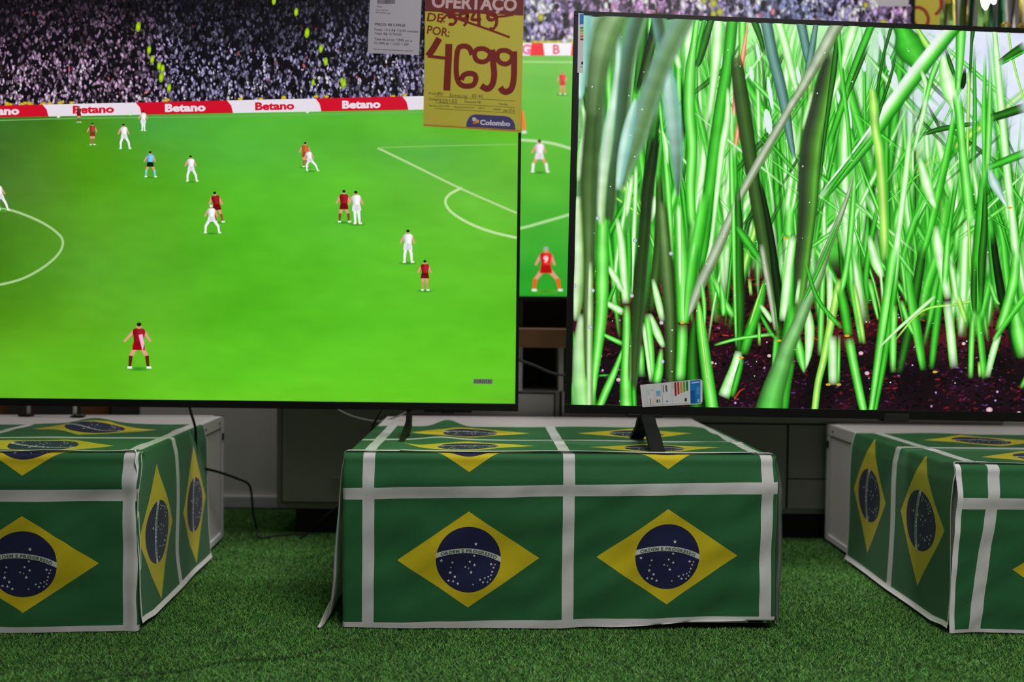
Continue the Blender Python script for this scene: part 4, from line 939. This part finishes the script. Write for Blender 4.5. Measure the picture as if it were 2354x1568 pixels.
for (x, y) in ((1703, 822), (1790, 783), (1946, 772), (1568, 742), (1903, 884), (1927, 884), (1806, 548), (2148, 855), (2320, 478)): A.layer += 1; A.fan(x, y, 6, 3, (245, 150, 30), (200, 190, 50), 7)
A.trim(BLr, exR, ezR, (.0155, .022), (WR_-.0155, HR_-.011))
A.build('screen', M_screen, tvR)

# ------------------------------------------------------------------ papers and stickers
def sheet(A, corners, name, label, cat, parent=None, thick=.0006, group=None):
    o = A.build(name, M_paper, parent); 
    me = o.data
    b = MB(); cs = [Vector(p) for p in A.P([c[0] for c in corners], [c[1] for c in corners])]
    n = A.n; off = A.step*A.layer+thick
    vs = [tuple(c-n*off) for c in cs]; nv = len(me.vertices)
    # a thin backing joined in as a second mesh part of the same object
    import bmesh
    bm = bmesh.new(); bm.from_mesh(me); me.materials.append(M_paperb)
    f0 = [bm.verts.new(v) for v in vs]; f1 = [bm.verts.new(tuple(c-n*(A.step*A.layer+.00005))) for c in cs]
    k = len(cs)
    bm.faces.new(f0).material_index = 1
    for i in range(k): f = bm.faces.new((f0[i], f0[(i+1) % k], f1[(i+1) % k], f1[i])); f.material_index = 1
    bm.to_mesh(me); bm.free()
    if parent is None: tag(o, label, cat, group)
    return o
def stroke(A, pts, wd, col, n=8): A.strip([(x, y, wd*(1 if len(p_) < 3 else 1)) for p_ in [()] for x, y in pts], [col, col], n)
# yellow price poster
po = at_y(1088, 150, YL-.016)
A = Art(po, (-.0, -1, .0), 2e-5)
YE, DR, INK = (204, 192, 68), (116, 44, 42), (128, 30, 20)
A.poly([(979, -72), (1206, -66), (1197.5, 305), (973, 290.5)], YE)
A.poly([(979, -72), (1206, -66), (1203, 36), (977.5, 26)], DR)
A.text('OFERTAÇO', 992, 16, 40, (214, 178, 180), wd=196, ang=.045, bold=.035)
A.text('DE:', 981, 48, 27, INK, wd=42, ang=.08, bold=.02, shear=.1); A.text('POR:', 981, 77, 27, INK, wd=52, ang=.15, bold=.02)
for dx, dy in ((0, 0), (2.5, -2)):
    for pts in ([(1047, 28), (1033, 29), (1032, 40), (1042, 40), (1047, 48), (1041, 57), (1031, 56)], [(1073, 34), (1064, 28), (1056, 34), (1058, 43), (1067, 44), (1073, 36), (1072, 50), (1066, 60)],
                [(1092, 27), (1084, 45), (1104, 46)], [(1099, 30), (1100, 62)], [(1138, 36), (1128, 31), (1120, 37), (1124, 46), (1134, 46), (1139, 38), (1140, 56), (1132, 68), (1124, 66)]): stroke(A, [(x+dx, y+dy) for x, y in pts], 5.5, INK)
stroke(A, [(1012, 52), (1030, 34), (1060, 46), (1095, 58), (1135, 72), (1172, 86)], 5, INK); stroke(A, [(1008, 24), (1050, 34), (1100, 26), (1140, 38), (1180, 34)], 5, INK)
# 4699 written by hand
def big(pts, w_=15): stroke(A, pts, w_, INK, 10)
big([(1010, 88), (1003, 100), (996, 112), (984, 129)], 15); big([(983, 129), (1000, 131), (1026, 134)], 7); big([(1032, 101), (1031, 130), (1029, 170), (1027, 208)], 16)
big([(1085, 126), (1080, 112), (1069, 106), (1055, 110), (1050, 130), (1049, 165), (1053, 186), (1062, 196), (1075, 198), (1088, 195), (1094, 182), (1090, 171), (1076, 169), (1065, 174), (1061, 184)], 12)
big([(1124, 118), (1112, 112), (1096, 114), (1091, 126), (1097, 139), (1112, 142), (1124, 134), (1128, 118)], 11); big([(1132, 114), (1134, 145), (1136, 172), (1132, 194), (1122, 204), (1114, 202), (1106, 197)], 14)
big([(1175, 122), (1163, 116), (1148, 118), (1143, 130), (1149, 143), (1164, 147), (1176, 138), (1178, 124)], 11); big([(1182, 118), (1182, 150), (1181, 180), (1176, 203), (1165, 211), (1156, 209), (1150, 201)], 14)
GR = (120, 112, 60)
A.text('Produto:', 986, 217, 8, GR, ang=.035, bold=0); A.text('TV', 1004, 220, 12, GR, ang=.03, bold=0, shear=.2); A.text('Samsung', 1032, 223, 13, GR, wd=42, ang=.06, bold=0, shear=.2); A.text('85 4K', 1085, 224, 11, GR, ang=.04, bold=0)
A.text('Código:', 986, 230, 8, GR, ang=.035, bold=0); A.text('225152', 1009, 235, 12, GR, wd=42, ang=.05, bold=0); A.text('Desconto R$', 1068, 236, 7, GR, ang=.035, bold=0); A.text('Parcelas', 1148, 241, 6, GR, ang=.035, bold=0)
for x, t_ in ((985, 'Taxa de juros ao mês'), (1043, 'Taxa de juros ao ano'), (1100, 'CET %'), (1133, 'Validade')): A.text(t_, x, 244+(x-985)*.055, 5.5, GR, ang=.035, bold=0)
A.text('até 27/6', 1157, 256, 8, GR, ang=.03, bold=0)
for y in (221, 236, 249): A.line([(1000, y), (1185, y+11)], .8, (165, 155, 80))
A.line([(974, 286.5), (1197, 300.5)], 2.2, (205, 140, 60))
A.poly([(1072, 292), (1073, 281), (1077, 272), (1084, 265), (1093, 263), (1160, 267), (1172, 270), (1180, 278), (1184, 288), (1185, 298)], (72, 66, 118))
A.poly([(1086, 270), (1092, 270), (1096, 274), (1093, 279), (1086, 278)], (215, 205, 220)); A.poly([(1087, 280), (1094, 280), (1093, 286), (1087, 285)], (215, 110, 60)); A.poly([(1093, 276), (1100, 275), (1102, 279), (1098, 284), (1093, 282)], (225, 165, 50))
A.text('Colombo', 1103, 286.5, 15.5, (215, 208, 222), wd=70, ang=.05, bold=.045)
sheet(A, [(979, -72), (1206, -66), (1197.5, 305), (973, 290.5)], 'price_poster', 'yellow price poster with dark red 4699 taped to the left television', 'poster')
# white information sheet
A = Art(at_y(905, 60, YL-.010), (0, -1, 0), 2e-5)
cs = [(853, -60), (972, -55), (963, 126.5), (845, 122)]; A.poly(cs, (190, 185, 197)); K_ = (70, 68, 74)
x = 868
for k in range(22):
    w_ = random.choice([.7, 1.1, 1.8]); A.poly([(x, -4), (x+w_, -4), (x+w_-.3, 9), (x-.3, 9)], K_); x += w_+random.choice([.6, .9])
for (t_, x, y, s_, w_) in (('PREÇO: R$ 5.949,00', 862, 58, 8, 70), ('Prazo: 19 x R$ 716,95 mensais', 861, 70, 7.5, 100), ('Total: R$ 15.750,00', 861, 79, 7.5, 62), ('Taxa de Juros: 7,99% am e', 861, 92, 7.5, 86), ('151,94% aa + CAD + IOF', 860, 101, 7.5, 80), ('Consulte condições de parcelamento em nossas lojas', 859, 114, 4, 90), ('Código', 866, 16, 4, 12), ('Cód: 225152', 864, 24, 4, 28), ('R$ 5.949,00 à vista', 864, 30, 4, 34)):
    A.text(t_, x, y, s_, K_, wd=w_, ang=.05, bold=.012 if 'PRE' in t_ else 0)
sheet(A, cs, 'information_sheet', 'white printed information sheet stuck beside the yellow poster', 'paper sheet')
# small grey badge at the lower right of the left set
A = Art(blL+nL*.0022, nL, 2e-5)
A.poly([(1088.5, 871), (1132.5, 871.5), (1132, 883), (1088, 882)], (150, 160, 150)); 
for k in range(9): x = 1093+k*4.2; A.line([(x, 873), (x+random.uniform(-1, 2), 877), (x+random.uniform(-2, 2), 881)], 1.4, (70, 75, 72))
sheet(A, [(1088.5, 871), (1132.5, 871.5), (1132, 883), (1088, 882)], 'badge_sticker', 'tiny grey sticker at the lower right of the left television screen', 'sticker', thick=.0003)
# energy sticker
def energy(A, P2, name, label):
    """P2 maps sticker coordinates (0..1, 0..1) to photograph coordinates; x runs along the long side"""
    q = lambda a, b_: P2(a, b_)
    def poly(pts, c): A.poly([q(*p) for p in pts], c)
    r_ = .0
    poly([(0, 0), (.97, 0), (1, .08), (1, .9), (.97, 1), (0, 1)], (214, 216, 216))
    poly([(.80, .02), (.965, .02), (.965, .97), (.80, .97)], (30, 120, 195)); poly([(.80, .45), (.87, .42), (.88, .97), (.80, .97)], (15, 88, 165))
    poly([(.82, .1), (.95, .08), (.95, .12), (.82, .14)], (190, 220, 240)); poly([(.90, .30), (.945, .30), (.945, .6), (.90, .6)], (70, 150, 215)); poly([(.915, .8), (.95, .8), (.95, .93), (.915, .93)], (120, 200, 220))
    for k, (c, l_) in enumerate((((150, 30, 28), .62), ((175, 60, 35), .56), ((210, 140, 35), .52), ((105, 160, 45), .48), ((0, 120, 60), .44))):
        a = .545+k*.047; poly([(a, .03), (a+.033, .03), (a+.033, l_-.04), (a+.0165, l_), (a, l_-.04)], c)
    poly([(.705, .72), (.74, .72), (.74, .86), (.705, .86)], (40, 45, 45)); poly([(.52, .03), (.527, .03), (.527, .3), (.52, .3)], (90, 110, 100))
    for a, c0, c1 in ((.36, .1, .42), (.40, .1, .38), (.415, .12, .40)): poly([(a, c0), (a+.012, c0), (a+.012, c1), (a, c1)], (60, 62, 64))
    poly([(.245, .32), (.315, .32), (.315, .55), (.245, .55)], (120, 175, 215)); poly([(.40, .78), (.43, .78), (.43, .84), (.40, .84)], (50, 140, 190))
    poly([(.24, .70), (.27, .70), (.27, .84), (.24, .84)], (90, 90, 90)); poly([(.285, .70), (.30, .70), (.30, .84), (.285, .84)], (90, 90, 90))
    poly([(.17, .22), (.20, .28), (.165, .34), (.19, .28)], (90, 90, 60)); poly([(.17, .64), (.20, .64), (.20, .9), (.17, .9)], (225, 205, 175)); poly([(.135, .65), (.147, .65), (.147, .92), (.135, .92)], (120, 120, 120)); poly([(.11, .2), (.145, .2), (.145, .45), (.11, .45)], (195, 210, 195))
    for a in (.05, .09, .22, .335, .34, .5): poly([(a, .03), (a+.003, .03), (a+.003, .95), (a, .95)], (165, 180, 205))
    poly([(.03, .93), (.78, .93), (.78, .94), (.03, .94)], (165, 180, 205))
    return [q(0, 0), q(.97, 0), q(1, .08), q(1, .9), q(.97, 1), q(0, 1)]
A = Art(BLr+nR*.0048, nR, 2e-5)
def P2(a, b_):
    tl, tr, bl_, br_ = (1471.5, 885), (1615, 871.5), (1477, 936), (1615, 928.5)
    return tuple((tl[i]*(1-a)+tr[i]*a)*(1-b_)+(bl_[i]*(1-a)+br_[i]*a)*b_ for i in (0, 1))
cs = energy(A, P2, '', ''); sheet(A, cs, 'energy_sticker', 'tilted white and blue energy sticker at the lower left of the right television', 'sticker', thick=.0003)
A = Art(BLr+nR*.0048, nR, 2e-5)
cs = [(1329.5, 30), (1342, 31), (1340.5, 168), (1327.5, 167.5)]; A.poly(cs, (205, 205, 212)); A.poly([(1333, 32), (1341.8, 32), (1341.4, 56), (1332.6, 56)], (30, 110, 190))
for k, c in enumerate(((40, 130, 70), (120, 165, 60), (215, 165, 60), (195, 90, 60), (150, 30, 30))): A.poly([(1334, 62+k*6.5), (1341.2, 62+k*6.5), (1341, 66.5+k*6.5), (1333.8, 66.5+k*6.5)], c)
A.layer += 1; A.fan(1338.5, 145, 2.5, 4, (30, 30, 30), (30, 30, 30), 8); A.line([(1334, 153), (1340, 154)], 1.2, (60, 60, 60))
sheet(A, cs, 'energy_sticker', 'narrow folded energy sticker at the upper left corner of the right television', 'sticker', thick=.0003)

# ------------------------------------------------------------------ things above and behind
A = Art(at_y(2130, 30, 3.06), (0, -1, 0), 3e-5); cs = [(2092, -70), (2166, -68), (2160, 75), (2092, 75)]; A.poly(cs, (182, 172, 62)); RI = (140, 48, 36)
for pts, w_ in (([(2132, -8), (2101, -6), (2098, 20)], 8), ([(2098, 20), (2112, 17), (2126, 25), (2134, 42), (2130, 58), (2118, 66)], 8), ([(2102, 50), (2106, 62), (2114, 68)], 8), ([(2166, 8), (2160, 24), (2150, 34)], 8), ([(2158, -20), (2163, 0), (2164, 15)], 8)): A.strip([(x, y, w_) for x, y in pts], [RI, RI], 8)
sheet(A, cs, 'price_sign', 'yellow price sign with dark red numerals beside the rear television', 'sign')
A = Art(at_y(2050, 5, 2.92), (0, -1, 0), 3e-5); cs = [(2006, -60), (2092, -60), (2088, 14), (2040, 15), (2012, 12), (1998, 4)]; A.poly(cs, (188, 186, 190)); A.poly([(1998, 4), (2012, 12), (2020, 14), (2006, -8)], (228, 226, 230))
sheet(A, cs, 'paper_sheet', 'grey paper sheet hanging over the upper right corner of the rear television', 'paper sheet')
# tinsel curtain
b = MB(); TM = [mat('tinsel_green', (.01, .09, .035), .3, .6), mat('tinsel_light_green', (.06, .15, .02), .3, .6), mat('tinsel_gold', (.40, .33, .05), .3, .8), mat('tinsel_dark', (.02, .02, .015), .4, .3), mat('tinsel_red', (.08, .015, .008), .4, .3), mat('tinsel_silver', (.40, .36, .35), .35, .5)]
rg = np.random.default_rng(11)
x = at_y(2162, 30, 3.16).x
while x < 2.35:
    k = int(rg.choice(6, p=[.28, .2, .14, .2, .06, .12])) if x < 1.72 else int(rg.choice(6, p=[.15, .15, .18, .17, .02, .33])); w_ = rg.uniform(.008, .022); y = 3.16+rg.uniform(-.02, .03); ph = rg.uniform(0, 6)
    vs = []; n = 26
    for i in range(n+1):
        z = 2.1-(.75)*i/n; a = ph+i*.28*rg.uniform(.9, 1.1); c_ = x+.004*math.sin(i*.5+ph); a_ = .5*math.sin(a)
        vs += [(c_-w_/2*math.cos(a_), y-w_/2*math.sin(a_), z), (c_+w_/2*math.cos(a_), y+w_/2*math.sin(a_), z)]
    b.add(vs, [(2*i, 2*i+1, 2*i+3, 2*i+2) for i in range(n)], TM[k]); x += w_*.75
o = b.build('tinsel_curtain'); tag(o, 'green and gold tinsel strips hanging on the wall at the upper right', 'tinsel curtain', kind='stuff')
M_gold = mat('gold_foil', (.75, .55, .06), .22, .9, noise_amt=.2)
for i, (px, py, R_, lb) in enumerate(((2178, 4, 6, 'small gold foil curl beside the yellow price sign'), (2312, 59, 10, 'largest gold foil curl hanging at the foot of the tinsel'), (2347, 61, 7, 'gold foil curl at the extreme upper right edge'))):
    c = at_y(px, py, 3.08); r_ = R_*3.08/2000; pts = []
    for k in range(60):
        a = k*.55; q = r_*(.45+.55*abs(math.sin(k*.37+i))); pts.append(c+Vector((q*math.cos(a), .004*math.sin(a*1.7), q*math.sin(a)*.8+.0)))
    b = MB(); b.tube(pts, .0016, M_gold, 6); b.tube([c+Vector((0, 0, r_*.5)), c+Vector((.002, .02, .5))], .0006, M_gold, 5)
    tag(b.build('foil_curl', smooth=True), lb, 'decoration', 'gold foil curls')
r = empty('spotlight', at_y(2276, -10, 3.0), 'glaring white lamp at the upper right above the right television', 'lamp')
c = at_y(2268, 0, 3.0); M_bulb = mat('glowing_lamp', (1, 1, 1), .5, emit=(1, .98, .95), emit_s=6)
b = MB(); b.tube([c+Vector((-.002, 0, -.032)), c+Vector((-.004, 0, -.018)), c+Vector((-.001, 0, .004)), c+Vector((.004, 0, .03)), c+Vector((.008, 0, .05))], [.003, .010, .017, .016, .010], M_bulb, 14)
b.tube([c+Vector((.026, 0, -.012)), c+Vector((.024, 0, .006)), c+Vector((.018, 0, .03)), c+Vector((.012, 0, .05))], [.004, .011, .010, .008], M_bulb, 12); b.build('bulb', r, True)
b = MB(); b.tube([c+Vector((.008, 0, .04)), c+Vector((.008, 0, .07)), c+Vector((.008, 0, .16))], [.016, .034, .030], M_whitef, 18); b.tube([c+Vector((.008, 0, .15)), c+Vector((.008, 0, 2.95-c.z))], .004, M_black, 8); b.build('lamp_holder', r, True)

# ------------------------------------------------------------------ cables
def smooth_path(pts, n=8):
    p = [Vector(q) for q in pts]; out = []
    for i in range(len(p)-1):
        p0 = p[max(i-1, 0)]; p1 = p[i]; p2 = p[i+1]; p3 = p[min(i+2, len(p)-1)]
        for k in range(n): u = k/n; out.append(.5*((2*p1)+(-p0+p2)*u+(2*p0-5*p1+4*p2-p3)*u*u+(-p0+3*p1-3*p2+p3)*u**3))
    out.append(p[-1]); return out
def cable(pts, r_, m, label):
    b = MB(); b.tube(smooth_path(pts), r_, m, 8); tag(b.build('power_cable', smooth=True), label, 'cable')
g = .008
cable([at_y(434, 925, 2.40), at_y(438, 945, 2.40), at_y(449, 985, 2.40), at_y(451, 1030, 2.42), at_y(455, 1072, 2.44), at_y(470, 1077, 2.50), at_y(505, 1086, 2.58), at_y(545, 1100, 2.66), at_y(570, 1112, 2.72), at_y(578, 1135, 2.75), at_y(582, 1180, 2.78), at_y(590, 1215, 2.80),
       at_z(597, 1235, g), at_z(625, 1232, g), at_z(660, 1228, g), at_z(700, 1226, g)], .0038, M_rubber, 'black power cable drooping past the left plinth and bending onto the turf')
cable([at_y(884, 930, 2.45), at_y(874, 950, 2.46), at_y(858, 978, 2.50), at_y(850, 1010, 2.58), at_y(845, 1060, 2.65), at_y(820, 1100, 2.72), at_y(797, 1130, 2.76), at_y(782, 1160, 2.78), at_y(750, 1185, 2.80), at_z(715, 1222, g), at_z(690, 1236, g)], .0036, M_rubber, 'black power cable falling behind the left side of the middle plinth')
M_greyc = mat('grey_cable', (.30, .30, .28), .5, noise_amt=.05)
cable([at_y(770, 935, 2.7), at_y(782, 945, 2.7), at_y(812, 958, 2.7), at_y(850, 967, 2.7), at_y(880, 968, 2.7), at_y(930, 950, 2.7), at_y(960, 925, 2.68)], .0026, M_greyc, 'thin grey cable sagging under the left television')
cable([at_y(1180, 815, 2.78), at_y(1196, 828, 2.78), at_y(1228, 840, 2.78), at_y(1262, 855, 2.78), at_y(1292, 862, 2.78), at_y(1330, 860, 2.78)], .0042, M_rubber, 'black cable crossing the gap between the two front televisions')

# ------------------------------------------------------------------ artificial turf
def turf():
    rg = np.random.default_rng(3); x0, x1, y0, y1 = -2.05, 2.05, 1.5, 3.22
    N = int((x1-x0)*(y1-y0)*150000); X = rg.uniform(x0, x1, N); Y = rg.uniform(y0, y1, N)
    keep = np.abs(X) < .62*Y+.18
    for (O, ex, ey, W, D) in ((Oc, exc, eyc, Wc, Dc), (Ol, exl, eyl, Wl, Dl), (Or, exr, eyr, Wr, Dr)):
        u = (X-O.x)*ex.x+(Y-O.y)*ex.y; v = (X-O.x)*ey.x+(Y-O.y)*ey.y
        keep &= ~((u > .0) & (u < W) & (v > .0) & (v < D))
    keep &= ~((X > -.70) & (X < 1.6) & (Y > 2.875)) & ~((X > -2.3) & (X < -1.39) & (Y > 3.02))
    X, Y = X[keep], Y[keep]; n = len(X)
    H = rg.uniform(.003, .0075, n); a = rg.uniform(0, 2*np.pi, n); ln = rg.uniform(.5, 1.7, n)*H; b_ = rg.uniform(0, 2*np.pi, n); w_ = rg.uniform(.0007, .0013, n)
    dx, dy = np.cos(a)*w_, np.sin(a)*w_
    V = np.zeros((n, 3, 3)); V[:, 0] = np.c_[X-dx, Y-dy, np.zeros(n)]; V[:, 1] = np.c_[X+dx, Y+dy, np.zeros(n)]; V[:, 2] = np.c_[X+np.cos(b_)*ln, Y+np.sin(b_)*ln, H]
    me = bpy.data.meshes.new('artificial_turf'); me.vertices.add(3*n); me.vertices.foreach_set('co', V.ravel())
    me.loops.add(3*n); me.loops.foreach_set('vertex_index', np.arange(3*n, dtype=np.int32)); me.polygons.add(n)
    me.polygons.foreach_set('loop_start', np.arange(0, 3*n, 3, dtype=np.int32)); me.polygons.foreach_set('loop_total', np.full(n, 3, dtype=np.int32))
    base = np.array([(.11, .32, .055), (.075, .23, .04), (.17, .41, .09), (.03, .11, .02), (.25, .40, .12)]); k = rg.choice(5, n, p=[.34, .28, .2, .12, .06]); C = base[k]*rg.uniform(.7, 1.25, (n, 1))
    pat = np.array([noise.noise(Vector((x*3.0, y*3.0, 0)))*.5+noise.noise(Vector((x*14, y*14, 4)))*.3 for x, y in zip(X[::1], Y[::1])]); C *= (1+.45*pat)[:, None]
    # narrow wavy line of darker blades running through the pile
    yc = 1.62+.45*(X+.95)*.9; d = np.abs(Y-yc-.012*np.sin(X*30)); m_ = (X > -1.2) & (X < -.35) & (d < .007); C[m_] *= .35
    a_ = me.color_attributes.new('Col', 'FLOAT_COLOR', 'POINT'); a_.data.foreach_set('color', np.repeat(np.c_[C, np.ones(n)], 3, axis=0).ravel())
    me.update(calc_edges=True); me.materials.append(attr_mat('turf_blades', False, .55)); o = bpy.data.objects.new('artificial_turf', me); COL.objects.link(o)
    tag(o, 'short green artificial grass carpet covering the shop floor', 'artificial turf', kind='stuff')
turf()
